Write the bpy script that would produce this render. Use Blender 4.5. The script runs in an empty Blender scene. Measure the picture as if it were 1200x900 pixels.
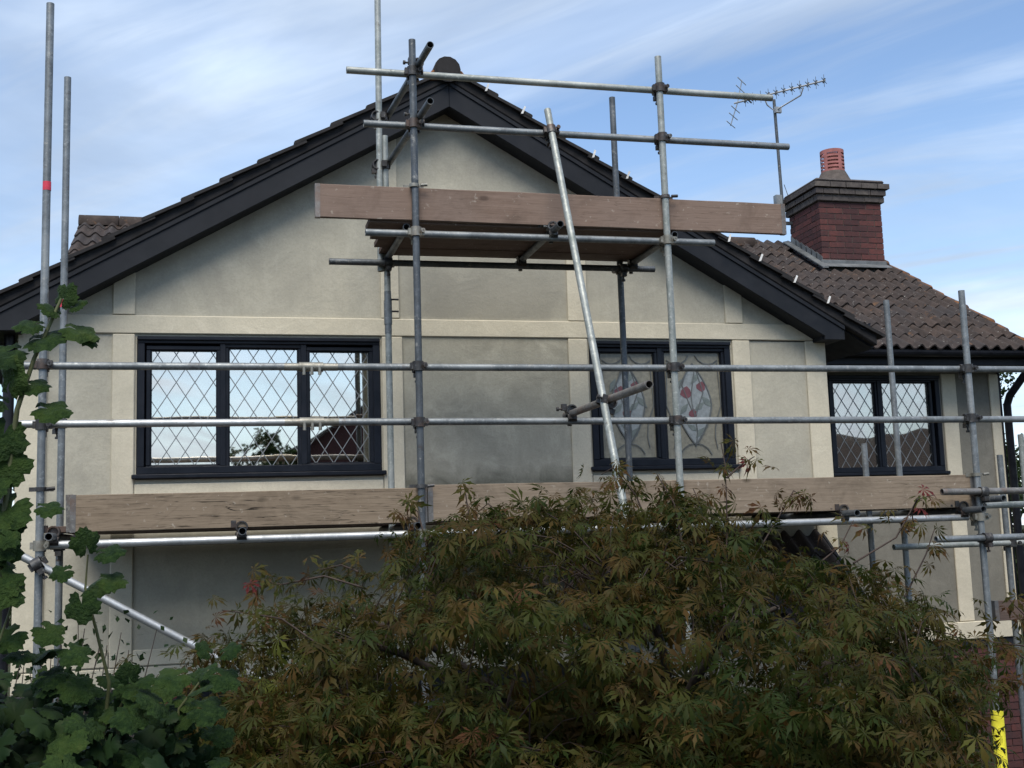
import bpy, bmesh, math, random
import numpy as np
from mathutils import Vector, Matrix

random.seed(7); rng = np.random.default_rng(7)
sc = bpy.context.scene
C = sc.collection
RAD = math.radians

# ------------------------------------------------------------------ camera
# world: X along the house front, Y away from the camera, Z up, eye level = 0
YAW, PITCH, ROLL, FPX = RAD(14.41), RAD(7.46), RAD(-1.87), 1380.0
fwd = Vector((math.sin(YAW)*math.cos(PITCH), math.cos(YAW)*math.cos(PITCH), math.sin(PITCH)))
rgt = Vector((math.cos(YAW), -math.sin(YAW), 0)); upv = rgt.cross(fwd)
r2 = math.cos(ROLL)*rgt + math.sin(ROLL)*upv
u2 = -math.sin(ROLL)*rgt + math.cos(ROLL)*upv
cam = bpy.data.cameras.new('camera'); cam.sensor_width = 36; cam.lens = 36*FPX/1200
cam.clip_end = 5000; cam.clip_start = 0.05
co = bpy.data.objects.new('camera', cam); C.objects.link(co); sc.camera = co
co.matrix_world = Matrix(((r2.x, u2.x, -fwd.x, 0), (r2.y, u2.y, -fwd.y, 0), (r2.z, u2.z, -fwd.z, 0), (0, 0, 0, 1)))
def at(px, py, Y):
    d = r2*(px-600) + u2*(450-py) + fwd*FPX
    return d*(Y/d.y)

# ------------------------------------------------------------------ light
SUN_EL, SUN_AZ = RAD(57), RAD(198)      # azimuth clockwise from +Y (north)
w = bpy.data.worlds.new('World'); sc.world = w; w.use_nodes = True
nt = w.node_tree; N = nt.nodes; L = nt.links
for n in list(N): N.remove(n)
wout = N.new('ShaderNodeOutputWorld')
sky = N.new('ShaderNodeTexSky'); sky.sky_type = 'NISHITA'; sky.sun_disc = False
sky.sun_elevation = SUN_EL; sky.sun_rotation = SUN_AZ; sky.air_density = 1.0; sky.dust_density = 0.0; sky.ozone_density = 2.6
bgs = N.new('ShaderNodeBackground'); bgs.inputs[1].default_value = 0.128
bgc = N.new('ShaderNodeBackground'); bgc.inputs[0].default_value = (0.70, 0.825, 1.0, 1); bgc.inputs[1].default_value = 0.66
mix = N.new('ShaderNodeMixShader')
tc = N.new('ShaderNodeTexCoord'); sep = N.new('ShaderNodeSeparateXYZ')
L.new(tc.outputs['Generated'], sep.inputs[0])
def wm(op, a, b=None, clamp=False):
    n = N.new('ShaderNodeMath'); n.operation = op; n.use_clamp = clamp
    for i, v in enumerate((a, b)):
        if v is None: continue
        if isinstance(v, (int, float)): n.inputs[i].default_value = v
        else: L.new(v, n.inputs[i])
    return n.outputs[0]
zz = wm('MAXIMUM', wm('ADD', sep.outputs[2], 0.16), 0.03)
cx = wm('DIVIDE', sep.outputs[0], zz); cy = wm('DIVIDE', sep.outputs[1], zz)
comb = N.new('ShaderNodeCombineXYZ'); L.new(cx, comb.inputs[0]); L.new(cy, comb.inputs[1])
def cloud(rot, scale, nscale, detail, dist, lo, hi, loc=(0, 0, 0)):
    m0 = N.new('ShaderNodeMapping'); m0.inputs['Rotation'].default_value = (0, 0, rot); L.new(comb.outputs[0], m0.inputs[0])
    mp = N.new('ShaderNodeMapping'); mp.inputs['Scale'].default_value = scale; mp.inputs['Location'].default_value = loc
    L.new(m0.outputs[0], mp.inputs[0])
    nz = N.new('ShaderNodeTexNoise'); nz.inputs['Scale'].default_value = nscale; nz.inputs['Detail'].default_value = detail
    nz.inputs['Roughness'].default_value = 0.55; nz.inputs['Distortion'].default_value = dist
    L.new(mp.outputs[0], nz.inputs['Vector'])
    mr = N.new('ShaderNodeMapRange'); mr.interpolation_type = 'SMOOTHSTEP'
    mr.inputs[1].default_value = lo; mr.inputs[2].default_value = hi
    L.new(nz.outputs[0], mr.inputs[0]); return mr.outputs[0]
c1 = cloud(RAD(40), (0.45, 1.0, 1), 0.8, 5, 0.6, 0.42, 0.66, (8.2, 2.4, 0))
c2 = cloud(RAD(47), (0.45, 2.0, 1), 1.5, 8, 1.0, 0.44, 0.68, (1.4, 3.7, 0))
fac = wm('ADD', wm('MULTIPLY', c1, 0.56), wm('MULTIPLY', c2, 0.46))
veil = wm('MULTIPLY', wm('SUBTRACT', 0.34, sep.outputs[2], True), 1.5)     # haze gathers low in the sky all the way round
fac = wm('ADD', fac, wm('ADD', veil, 0.02), True)
c3 = cloud(RAD(40), (0.8, 1.3, 1), 1.1, 6, 0.4, 0.25, 0.78, (5.2, 0.3, 0))
L.new(wm('ADD', wm('MULTIPLY', c3, 0.50), 0.47), bgc.inputs[1])      # clouds of uneven thickness
L.new(sky.outputs[0], bgs.inputs[0]); L.new(fac, mix.inputs[0]); L.new(bgs.outputs[0], mix.inputs[1]); L.new(bgc.outputs[0], mix.inputs[2])
L.new(mix.outputs[0], wout.inputs[0])

sun = bpy.data.lights.new('sun', 'SUN'); sun.energy = 3.0; sun.angle = RAD(42); sun.color = (1.0, 0.92, 0.79)
so = bpy.data.objects.new('sun', sun); C.objects.link(so)
sd = Vector((math.sin(SUN_AZ)*math.cos(SUN_EL), math.cos(SUN_AZ)*math.cos(SUN_EL), math.sin(SUN_EL)))
so.rotation_euler = sd.to_track_quat('Z', 'Y').to_euler()
vs = sc.view_settings; vs.view_transform = 'Standard'; vs.look = 'None'; vs.exposure = 0.62; vs.gamma = 1.0; vs.use_curve_mapping = False
sc.cycles.use_denoising = True
sc.cycles.max_bounces = 6; sc.cycles.transparent_max_bounces = 8

# ------------------------------------------------------------------ helpers
def link(o, parent=None):
    C.objects.link(o)
    if parent is not None: o.parent = parent
    return o
def empty(name, label, cat, loc=(0, 0, 0), group=None):
    o = bpy.data.objects.new(name, None); C.objects.link(o); o.location = loc
    o['label'] = label; o['category'] = cat
    if group: o['group'] = group
    return o
def tag(o, label, cat, group=None):
    o['label'] = label; o['category'] = cat
    if group: o['group'] = group
    return o
class MB:
    def __init__(s): s.v = []; s.f = []; s.sm = []; s.mi = []
    def add(s, vs, fs, smooth=False, mi=0):
        b = len(s.v); s.v += [tuple(v) for v in vs]; s.f += [tuple(b+i for i in f) for f in fs]
        s.sm += [smooth]*len(fs); s.mi += [mi]*len(fs); return s
    def box(s, x0, x1, y0, y1, z0, z1, mi=0):
        vs = [(x, y, z) for x in (x0, x1) for y in (y0, y1) for z in (z0, z1)]
        return s.add(vs, [(0, 1, 3, 2), (4, 6, 7, 5), (0, 4, 5, 1), (2, 3, 7, 6), (0, 2, 6, 4), (1, 5, 7, 3)], False, mi)
    def prism(s, pts, y0, y1, mi=0):         # polygon in XZ extruded along Y
        n = len(pts); vs = [(x, y0, z) for x, z in pts] + [(x, y1, z) for x, z in pts]
        a = sum(pts[i][0]*pts[(i+1) % n][1]-pts[(i+1) % n][0]*pts[i][1] for i in range(n))
        f = tuple(range(n)); fb = tuple(range(2*n-1, n-1, -1)); sd = [(i, i+n, (i+1) % n+n, (i+1) % n) for i in range(n)]
        if a < 0: f = f[::-1]; fb = fb[::-1]; sd = [q[::-1] for q in sd]
        return s.add(vs, [f, fb]+sd, False, mi)
    def cyl(s, a, b, r, r1=None, n=14, caps=True, mi=0):
        a = Vector(a); b = Vector(b); d = (b-a).normalized(); u = d.orthogonal().normalized(); v = d.cross(u)
        r1 = r if r1 is None else r1
        ring = lambda c, q: [c+(u*math.cos(t)+v*math.sin(t))*q for t in [2*math.pi*i/n for i in range(n)]]
        vs = ring(a, r)+ring(b, r1)
        s.add(vs, [(i, (i+1) % n, (i+1) % n+n, i+n) for i in range(n)], True, mi)
        if caps:
            s.add(ring(a, r), [tuple(range(n-1, -1, -1))], False, mi); s.add(ring(b, r1), [tuple(range(n))], False, mi)
        return s
    def pipe(s, a, b, r, t=0.004, n=16, deep=0.25):   # hollow tube with open ends
        a = Vector(a); b = Vector(b); d = (b-a).normalized(); u = d.orthogonal().normalized(); v = d.cross(u)
        ring = lambda c, q: [c+(u*math.cos(k)+v*math.sin(k))*q for k in [2*math.pi*i/n for i in range(n)]]
        s.add(ring(a, r)+ring(b, r), [(i, (i+1) % n, (i+1) % n+n, i+n) for i in range(n)], True)
        for c, e, fl in ((a, 1, False), (b, -1, True)):
            q = [(i, i+n, (i+1) % n+n, (i+1) % n) for i in range(n)]
            s.add(ring(c, r)+ring(c, r-t), [k[::-1] for k in q] if fl else q, False)
            s.add(ring(c, r-t)+ring(c+d*deep*e, r-t), [k[::-1] for k in q] if fl else q, True)
            s.add(ring(c+d*deep*e, r-t), [tuple(range(n)) if fl else tuple(range(n-1, -1, -1))], False)
        return s
    def path(s, pts, r, n=8, taper=None):
        pts = [Vector(p) for p in pts]; m = len(pts); vs = []
        up = Vector((0.13, 0.21, 0.97))
        for i, p in enumerate(pts):
            d = (pts[min(i+1, m-1)]-pts[max(i-1, 0)]).normalized()
            u = d.cross(up); u = (u if u.length > .05 else d.orthogonal()).normalized(); v = d.cross(u)
            q = r if taper is None else r+(taper-r)*i/(m-1)
            vs += [p+(u*math.cos(2*math.pi*k/n)+v*math.sin(2*math.pi*k/n))*q for k in range(n)]
        fs = [(i*n+k, i*n+(k+1) % n, (i+1)*n+(k+1) % n, (i+1)*n+k) for i in range(m-1) for k in range(n)]
        fs = [f[::-1] for f in fs]
        s.add(vs, fs, True)
        s.add(vs[:n], [tuple(range(n))]); s.add(vs[-n:], [tuple(range(n-1, -1, -1))]); return s
    def mesh(s, name, mats):
        me = bpy.data.meshes.new(name); me.from_pydata(s.v, [], s.f)
        me.polygons.foreach_set('use_smooth', s.sm); me.polygons.foreach_set('material_index', s.mi)
        for m in (mats if isinstance(mats, (list, tuple)) else [mats]): me.materials.append(m)
        me.update(); return me
    def obj(s, name, mats, parent=None, bevel=0):
        o = bpy.data.objects.new(name, s.mesh(name, mats)); link(o, parent)
        if bevel:
            b = o.modifiers.new('bevel', 'BEVEL'); b.width = bevel; b.segments = 1; b.limit_method = 'ANGLE'; b.angle_limit = RAD(40)
        return o
def inst(name, me, parent, loc, rot=(0, 0, 0), scale=(1, 1, 1)):
    o = bpy.data.objects.new(name, me); link(o, parent); o.location = loc
    if isinstance(rot, Matrix): o.rotation_euler = rot.to_euler()
    else: o.rotation_euler = rot
    o.scale = scale; return o

# ------------------------------------------------------------------ materials
class M:
    def __init__(s, name, rough=0.7, metal=0.0, spec=0.3):
        s.m = bpy.data.materials.new(name); s.m.use_nodes = True
        s.t = s.m.node_tree; s.n = s.t.nodes; s.l = s.t.links
        s.b = s.n['Principled BSDF']; s.b.inputs['Roughness'].default_value = rough; s.b.inputs['Metallic'].default_value = metal
        s.b.inputs['Specular IOR Level'].default_value = spec; s.tc = s.n.new('ShaderNodeTexCoord')
    def noise(s, scale, detail=5, rough=0.6, stretch=(1, 1, 1), coords='Object', dist=0.0, rot=(0, 0, 0), loc=(0, 0, 0)):
        mp = s.n.new('ShaderNodeMapping'); mp.inputs['Scale'].default_value = stretch; mp.inputs['Rotation'].default_value = rot; mp.inputs['Location'].default_value = loc
        s.l.new(s.tc.outputs[coords], mp.inputs[0])
        if coords == 'Object':
            oi = s.n.new('ShaderNodeObjectInfo'); va = s.n.new('ShaderNodeVectorMath'); va.operation = 'MULTIPLY_ADD'
            cm = s.n.new('ShaderNodeCombineXYZ')
            for i in range(3): s.l.new(oi.outputs['Random'], cm.inputs[i])
            s.l.new(cm.outputs[0], va.inputs[0]); va.inputs[1].default_value = (13, 29, 7); s.l.new(mp.outputs[0], va.inputs[2]); src = va.outputs[0]
        else: src = mp.outputs[0]
        nz = s.n.new('ShaderNodeTexNoise'); nz.inputs['Scale'].default_value = scale; nz.inputs['Detail'].default_value = detail
        nz.inputs['Roughness'].default_value = rough; nz.inputs['Distortion'].default_value = dist
        s.l.new(src, nz.inputs['Vector']); return nz.outputs[0]
    def rand(s): return s.n.new('ShaderNodeObjectInfo').outputs['Random']
    def isl(s): return s.n.new('ShaderNodeNewGeometry').outputs['Random Per Island']
    def rng(s, v, lo, hi, a=0.0, b=1.0):
        n = s.n.new('ShaderNodeMapRange'); n.inputs[1].default_value = lo; n.inputs[2].default_value = hi
        n.inputs[3].default_value = a; n.inputs[4].default_value = b; s.l.new(v, n.inputs[0]); return n.outputs[0]
    def math(s, op, a, b):
        n = s.n.new('ShaderNodeMath'); n.operation = op
        for i, v in enumerate((a, b)):
            if isinstance(v, (int, float)): n.inputs[i].default_value = v
            else: s.l.new(v, n.inputs[i])
        return n.outputs[0]
    def mixc(s, f, a, b):
        n = s.n.new('ShaderNodeMix'); n.data_type = 'RGBA'
        if isinstance(f, (int, float)): n.inputs[0].default_value = f
        else: s.l.new(f, n.inputs[0])
        for i, v in ((6, a), (7, b)):
            if isinstance(v, tuple): n.inputs[i].default_value = (*v, 1)
            else: s.l.new(v, n.inputs[i])
        return n.outputs[2]
    def ramp(s, v, stops):
        n = s.n.new('ShaderNodeValToRGB'); e = n.color_ramp.elements
        while len(e) < len(stops): e.new(0.5)
        for q, (p, c) in zip(e, stops): q.position = p; q.color = (*c, 1)
        s.l.new(v, n.inputs[0]); return n.outputs[0]
    def col(s, c):
        if isinstance(c, tuple): s.b.inputs['Base Color'].default_value = (*c, 1)
        else: s.l.new(c, s.b.inputs['Base Color'])
        return s
    def bump(s, h, strength=0.3, dist=0.01):
        n = s.n.new('ShaderNodeBump'); n.inputs['Strength'].default_value = strength; n.inputs['Distance'].default_value = dist
        s.l.new(h, n.inputs['Height']); s.l.new(n.outputs[0], s.b.inputs['Normal']); return s
    def sepz(s, i=2, coords='Object'):
        n = s.n.new('ShaderNodeSeparateXYZ'); s.l.new(s.tc.outputs[coords], n.inputs[0]); return n.outputs[i]

def render_mat(name, base, dark, light, algae=False):
    m = M(name, 0.92, 0, 0.2)
    n1 = m.noise(1.5, 6, 0.62, dist=0.9); n2 = m.noise(4.2, 7, 0.68, dist=0.6); n3 = m.noise(3.0, 5, 0.6, stretch=(3.5, 3.5, 0.35)); n4 = m.noise(60, 4, 0.7)
    c = m.mixc(m.rng(n1, 0.32, 0.68), dark, base)
    c = m.mixc(m.math('MULTIPLY', m.rng(n2, 0.50, 0.72), 0.5), c, light)
    c = m.mixc(m.math('MULTIPLY', m.rng(n3, 0.54, 0.76), 0.18), c, tuple(x*0.72 for x in dark))
    c = m.mixc(m.math('MULTIPLY', m.rng(m.noise(9, 7, 0.75, stretch=(1, 1, 1.9), dist=1.2), 0.52, 0.70), 0.22), c, tuple(x*0.78 for x in dark)); c = m.mixc(m.math('MULTIPLY', m.rng(n4, 0.42, 0.66), 0.19), c, tuple(x*0.6 for x in dark))
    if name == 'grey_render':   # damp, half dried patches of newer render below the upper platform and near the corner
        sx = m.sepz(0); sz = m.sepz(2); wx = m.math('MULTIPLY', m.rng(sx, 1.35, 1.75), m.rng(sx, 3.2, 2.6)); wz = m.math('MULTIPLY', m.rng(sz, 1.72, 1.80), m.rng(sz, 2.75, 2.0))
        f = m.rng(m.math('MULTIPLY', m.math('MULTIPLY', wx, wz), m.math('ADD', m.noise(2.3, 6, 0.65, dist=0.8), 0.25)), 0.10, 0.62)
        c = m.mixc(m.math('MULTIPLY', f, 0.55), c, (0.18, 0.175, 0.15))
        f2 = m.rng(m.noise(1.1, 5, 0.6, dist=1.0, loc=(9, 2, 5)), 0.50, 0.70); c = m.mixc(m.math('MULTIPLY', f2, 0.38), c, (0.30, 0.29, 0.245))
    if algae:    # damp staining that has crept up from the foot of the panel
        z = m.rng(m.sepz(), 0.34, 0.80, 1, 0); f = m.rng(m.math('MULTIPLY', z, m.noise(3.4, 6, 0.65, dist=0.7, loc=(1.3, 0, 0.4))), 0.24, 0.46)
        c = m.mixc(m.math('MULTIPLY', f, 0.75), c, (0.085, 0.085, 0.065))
    m.col(c); m.bump(m.math('ADD', m.math('MULTIPLY', n2, 1.0), m.math('MULTIPLY', n4, 0.25)), 0.35, 0.02); return m.m
MAT = {}
MAT['panel'] = render_mat('grey_render', (0.46, 0.435, 0.352), (0.355, 0.338, 0.28), (0.535, 0.51, 0.42))
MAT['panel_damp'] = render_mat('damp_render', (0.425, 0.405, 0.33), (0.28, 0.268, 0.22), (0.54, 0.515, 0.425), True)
MAT['band'] = render_mat('cream_render', (0.585, 0.54, 0.425), (0.49, 0.455, 0.362), (0.66, 0.615, 0.495))
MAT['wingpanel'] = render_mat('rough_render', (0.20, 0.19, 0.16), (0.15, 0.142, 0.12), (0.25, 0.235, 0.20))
MAT['wingband'] = render_mat('pale_render', (0.56, 0.51, 0.40), (0.47, 0.43, 0.34), (0.64, 0.59, 0.47))
def black_paint(name, c, rough):
    m = M(name, rough, 0, 0.22); n = m.noise(7, 6, 0.65); n2 = m.noise(2.2, 4, 0.6)
    cc = m.mixc(m.rng(n, 0.40, 0.75), c, tuple(x*1.5+0.003 for x in c)); cc = m.mixc(m.math('MULTIPLY', m.rng(n2, 0.5, 0.75), 0.4), cc, tuple(x*1.9+0.004 for x in c))
    m.col(cc); m.l.new(m.rng(n, 0.3, 0.7, rough-0.1, rough+0.15), m.b.inputs['Roughness']); m.bump(n, 0.12, 0.004); return m.m
MAT['black'] = black_paint('black_paint', (0.0095, 0.0112, 0.0150), 0.55)
MAT['gutter'] = black_paint('black_plastic', (0.009, 0.010, 0.014), 0.38)
MAT['winframe'] = black_paint('black_window_paint', (0.005, 0.007, 0.012), 0.38)
def galv(name, base, dark, light, metal=0.45, rust=0.0):
    m = M(name, 0.5, metal, 0.4)
    n1 = m.noise(9, 6, 0.7); n2 = m.noise(38, 4, 0.7); n3 = m.noise(2.2, 3, 0.5)
    c = m.mixc(m.rng(n1, 0.38, 0.66), dark, base); c = m.mixc(m.math('MULTIPLY', m.rng(n2, 0.55, 0.72), 0.7), c, light)
    c = m.mixc(m.math('MULTIPLY', m.rng(n3, 0.56, 0.70), 0.55), c, light)
    n5 = m.noise(16, 6, 0.75, loc=(3, 8, 2)); c = m.mixc(m.math('MULTIPLY', m.rng(n5, 0.58, 0.66), 0.6), c, (0.34, 0.33, 0.30)); c = m.mixc(m.math('MULTIPLY', m.rng(m.noise(13, 5, 0.7, loc=(1, 2, 9)), 0.60, 0.70), 0.5), c, (0.075, 0.05, 0.038))
    if rust: c = m.mixc(m.math('MULTIPLY', m.rng(m.noise(5, 6, 0.7, loc=(4, 4, 4)), 0.50, 0.68), rust), c, (0.16, 0.085, 0.05))
    m.col(c); m.l.new(m.rng(n1, 0.3, 0.7, 0.60, 0.38), m.b.inputs['Roughness']); m.bump(n2, 0.12, 0.002); return m.m
MAT['tube'] = galv('weathered_galvanised_steel', (0.218, 0.238, 0.248), (0.129, 0.143, 0.153), (0.381, 0.400, 0.400))
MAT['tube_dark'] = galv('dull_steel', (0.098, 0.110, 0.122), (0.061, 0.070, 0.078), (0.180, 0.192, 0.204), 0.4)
MAT['tube_pale'] = galv('chalky_galvanised_steel', (0.331, 0.347, 0.331), (0.199, 0.223, 0.212), (0.546, 0.564, 0.530), 0.3)
MAT['tube_bright'] = galv('new_galvanised_steel', (0.458, 0.475, 0.484), (0.317, 0.334, 0.343), (0.634, 0.642, 0.642), 0.65)
MAT['tube_rust'] = galv('rust_stained_steel', (0.196, 0.192, 0.187), (0.114, 0.110, 0.106), (0.294, 0.286, 0.269), 0.35, 0.7)
MAT['coupler'] = galv('oily_coupler_steel', (0.068, 0.068, 0.068), (0.031, 0.031, 0.033), (0.150, 0.150, 0.150), 0.5, 0.45)
MAT['sleeve'] = galv('zinc_coupler_steel', (0.286, 0.279, 0.245), (0.163, 0.160, 0.136), (0.422, 0.408, 0.367), 0.5, 0.3)
def plain(name, c, rough=0.6, metal=0, var=0.25, scale=9, spec=0.3):
    m = M(name, rough, metal, spec); n = m.noise(scale, 5, 0.65); m.col(m.mixc(m.rng(n, 0.35, 0.68), tuple(x*(1-var) for x in c), tuple(min(1, x*(1+var*0.6)) for x in c)))
    m.bump(n, 0.1, 0.004); return m.m
MAT['red_tape'] = plain('red_marker_paint', (0.62, 0.05, 0.09), 0.5)
MAT['yellow'] = plain('yellow_foam', (0.80, 0.72, 0.05), 0.6)
MAT['lead'] = plain('grey_lead_came', (0.20, 0.215, 0.225), 0.45, 0.3)
MAT['flash'] = plain('lead_flashing', (0.14, 0.15, 0.155), 0.6, 0.2, 0.35, 5)
MAT['white_clip'] = plain('white_plastic', (0.72, 0.72, 0.70), 0.5)
MAT['mortar'] = plain('mortar', (0.095, 0.08, 0.072), 0.95, 0, 0.3, 14)
MAT['orange'] = None
def wood(name, a, b, c, crack=0.35):
    m = M(name, 0.85, 0, 0.2)
    g = m.noise(3.2, 6, 0.65, stretch=(0.7, 14, 14), dist=0.7); g2 = m.noise(14, 5, 0.7, stretch=(0.35, 9, 9)); n = m.noise(1.6, 5, 0.6); sp = m.noise(22, 4, 0.7)
    k = m.mixc(m.rng(g, 0.34, 0.66), a, b); k = m.mixc(m.math('MULTIPLY', m.rng(n, 0.42, 0.62), 0.7), k, c); k = m.mixc(m.math('MULTIPLY', m.rng(m.noise(2.6, 6, 0.7, dist=1.0, loc=(5, 5, 1)), 0.50, 0.70), 0.55), k, tuple(x*0.55 for x in a))
    k = m.mixc(m.math('MULTIPLY', m.rng(g2, 0.56, 0.66), crack), k, tuple(x*0.25 for x in a))
    cn = m.noise(8, 3, 0.5, stretch=(0.16, 3.0, 3.0), dist=0.5, rot=(0, RAD(3), 0)); ab = m.n.new('ShaderNodeMath'); ab.operation = 'ABSOLUTE'; m.l.new(m.math('SUBTRACT', cn, 0.5), ab.inputs[0])
    gate = m.rng(m.noise(1.1, 3, 0.5, loc=(3, 1, 2)), 0.44, 0.58)
    k = m.mixc(m.math('MULTIPLY', m.math('MULTIPLY', m.rng(ab.outputs[0], 0.002, 0.011, 1, 0), gate), min(1, crack*1.3)), k, tuple(x*0.12 for x in a))
    k = m.mixc(m.math('MULTIPLY', m.rng(sp, 0.62, 0.72), 0.5), k, (0.45, 0.41, 0.35))
    kn = m.n.new('ShaderNodeTexVoronoi'); kn.inputs['Scale'].default_value = 4.6
    mp = m.n.new('ShaderNodeMapping'); mp.inputs['Scale'].default_value = (0.55, 1, 1.3); m.l.new(m.tc.outputs['Object'], mp.inputs[0]); m.l.new(mp.outputs[0], kn.inputs['Vector'])
    k = m.mixc(m.math('MULTIPLY', m.rng(kn.outputs['Distance'], 0.05, 0.11, 1, 0), 0.65), k, tuple(x*0.35 for x in a))
    m.col(k); m.bump(g2, 0.4, 0.004); return m.m
MAT['wood_red'] = wood('reddish_scaffold_timber', (0.170, 0.118, 0.092), (0.225, 0.162, 0.130), (0.205, 0.152, 0.125), 0.30)
MAT['wood_tan'] = wood('weathered_tan_timber', (0.185, 0.145, 0.108), (0.265, 0.213, 0.160), (0.23, 0.182, 0.138), 0.4)
MAT['wood_split'] = wood('split_tan_timber', (0.175, 0.133, 0.095), (0.25, 0.197, 0.142), (0.215, 0.168, 0.122), 0.9)
MAT['wood_dark'] = wood('damp_brown_timber', (0.10, 0.07, 0.057), (0.15, 0.105, 0.087), (0.12, 0.09, 0.077), 0.3)
def tile_mat():
    m = M('weathered_concrete_tile', 0.85, 0, 0.25)
    n = m.noise(6, 6, 0.65); n2 = m.noise(26, 5, 0.75); n3 = m.noise(9, 4, 0.6, loc=(7, 3, 1)); r = m.rand()
    k = m.mixc(m.rng(n, 0.36, 0.66), (0.028, 0.021, 0.018), (0.064, 0.046, 0.038)); k = m.mixc(m.math('MULTIPLY', r, 0.75), k, (0.034, 0.031, 0.032))
    k = m.mixc(m.math('MULTIPLY', m.rng(n2, 0.62, 0.68), 0.8), k, (0.30, 0.295, 0.27))
    k = m.mixc(m.math('MULTIPLY', m.rng(n3, 0.62, 0.72), 0.55), k, (0.17, 0.085, 0.035))
    m.col(k); m.bump(n2, 0.4, 0.006); return m.m
MAT['tile'] = tile_mat(); MAT['verge'] = plain('dark_verge_tile', (0.020, 0.019, 0.020), 0.8, 0, 0.5, 9)  # near black verge tone, shared by the undercloak strip
def lichen_mat():
    m = M('lichened_mortar', 0.95, 0, 0.2); n = m.noise(6, 6, 0.7); n2 = m.noise(17, 5, 0.7)
    k = m.mixc(m.rng(n, 0.44, 0.60), (0.065, 0.048, 0.042), (0.20, 0.085, 0.030)); k = m.mixc(m.math('MULTIPLY', m.rng(n2, 0.52, 0.7), 0.6), k, (0.13, 0.12, 0.10))
    m.col(k); m.bump(n2, 0.6, 0.015); return m.m
MAT['orange'] = lichen_mat()
def brick_mat(name, a, b, soot, amt):
    m = M(name, 0.9, 0, 0.2); n = m.noise(11, 5, 0.7); r = m.rand(); n2 = m.noise(34, 4, 0.7)
    k = m.mixc(r, a, b); k = m.mixc(m.math('MULTIPLY', m.rng(n, 0.35, 0.65), amt), k, soot); k = m.mixc(m.math('MULTIPLY', m.rng(n2, 0.58, 0.7), 0.4), k, tuple(min(1, x*1.6) for x in b))
    m.col(k); m.bump(n2, 0.5, 0.006); return m.m
MAT['brick'] = brick_mat('red_brick', (0.095, 0.036, 0.034), (0.130, 0.047, 0.042), (0.055, 0.033, 0.035), 0.65)
MAT['brick_dark'] = brick_mat('sooty_brick', (0.066, 0.030, 0.031), (0.090, 0.037, 0.036), (0.042, 0.028, 0.030), 0.7)
MAT['brick_grey'] = brick_mat('lichened_brick', (0.075, 0.065, 0.063), (0.125, 0.11, 0.098), (0.04, 0.036, 0.038), 0.7)
MAT['terracotta'] = plain('terracotta', (0.34, 0.135, 0.125), 0.8)
MAT['ground_m'] = None
def ground_mat():
    m = M('garden_earth_and_grass', 0.95, 0, 0.1); n = m.noise(1.3, 8, 0.7); n2 = m.noise(14, 6, 0.7)
    k = m.mixc(m.rng(n, 0.4, 0.62), (0.025, 0.038, 0.012), (0.05, 0.038, 0.025)); k = m.mixc(m.math('MULTIPLY', m.rng(n2, 0.45, 0.7), 0.5), k, (0.03, 0.04, 0.018))
    m.col(k); m.bump(n2, 0.8, 0.05); return m.m
def paving_mat():
    m = M('concrete_path', 0.9, 0, 0.2); n = m.noise(3, 8, 0.7); m.col(m.mixc(m.rng(n, 0.35, 0.68), (0.055, 0.052, 0.045), (0.085, 0.08, 0.07))); m.bump(n, 0.4, 0.01); return m.m
def leaf_mat(name, stops, trans=0.42, rough=0.5, use_isl=True, pos=1.6):
    m = M(name, rough, 0, 0.10)
    v = m.isl() if use_isl else m.rand()
    p = m.noise(pos, 4, 0.6, coords='Object' if use_isl else 'Object')
    f = m.math('ADD', m.math('MULTIPLY', v, 0.55), m.math('MULTIPLY', m.rng(p, 0.3, 0.7), 0.45))
    k = m.ramp(f, stops)
    if not use_isl: k = m.mixc(m.math('MULTIPLY', m.rng(m.noise(4.5, 4, 0.6), 0.45, 0.7), 0.5), k, tuple(x*1.5 for x in stops[-2][1]))
    m.col(k)
    if not use_isl: m.bump(m.noise(7, 4, 0.6), 0.6, 0.03)
    tr = m.n.new('ShaderNodeBsdfTranslucent'); m.l.new(k, tr.inputs[0])
    ms = m.n.new('ShaderNodeMixShader'); ms.inputs[0].default_value = trans
    o = m.n['Material Output']; m.l.new(m.b.outputs[0], ms.inputs[1]); m.l.new(tr.outputs[0], ms.inputs[2]); m.l.new(ms.outputs[0], o.inputs[0]); return m.m
ACER = [(0.0, (0.009, 0.016, 0.004)), (0.24, (0.021, 0.035, 0.007)), (0.42, (0.042, 0.046, 0.009)), (0.56, (0.056, 0.032, 0.009)), (0.68, (0.035, 0.048, 0.009)), (0.82, (0.074, 0.042, 0.011)), (0.92, (0.085, 0.105, 0.019)), (1.0, (0.14, 0.155, 0.034))]
MAT['acer'] = leaf_mat('maple_leaf', ACER)
MAT['acer_tip'] = leaf_mat('maple_leaf_tip', [(0.0, (0.028, 0.046, 0.010)), (0.35, (0.055, 0.066, 0.014)), (0.6, (0.080, 0.056, 0.018)), (0.8, (0.090, 0.038, 0.020)), (1.0, (0.12, 0.125, 0.024))], 0.4, 0.5, False)
MAT['acer_red'] = leaf_mat('red_maple_leaf', [(0.0, (0.09, 0.018, 0.018)), (1.0, (0.15, 0.032, 0.030))], 0.35, 0.5, False)
MAT['shrub'] = leaf_mat('shrub_leaf', [(0.0, (0.010, 0.024, 0.009)), (0.5, (0.021, 0.044, 0.013)), (0.8, (0.036, 0.064, 0.016)), (1.0, (0.062, 0.090, 0.024))], 0.3, 0.5, False)
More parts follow.
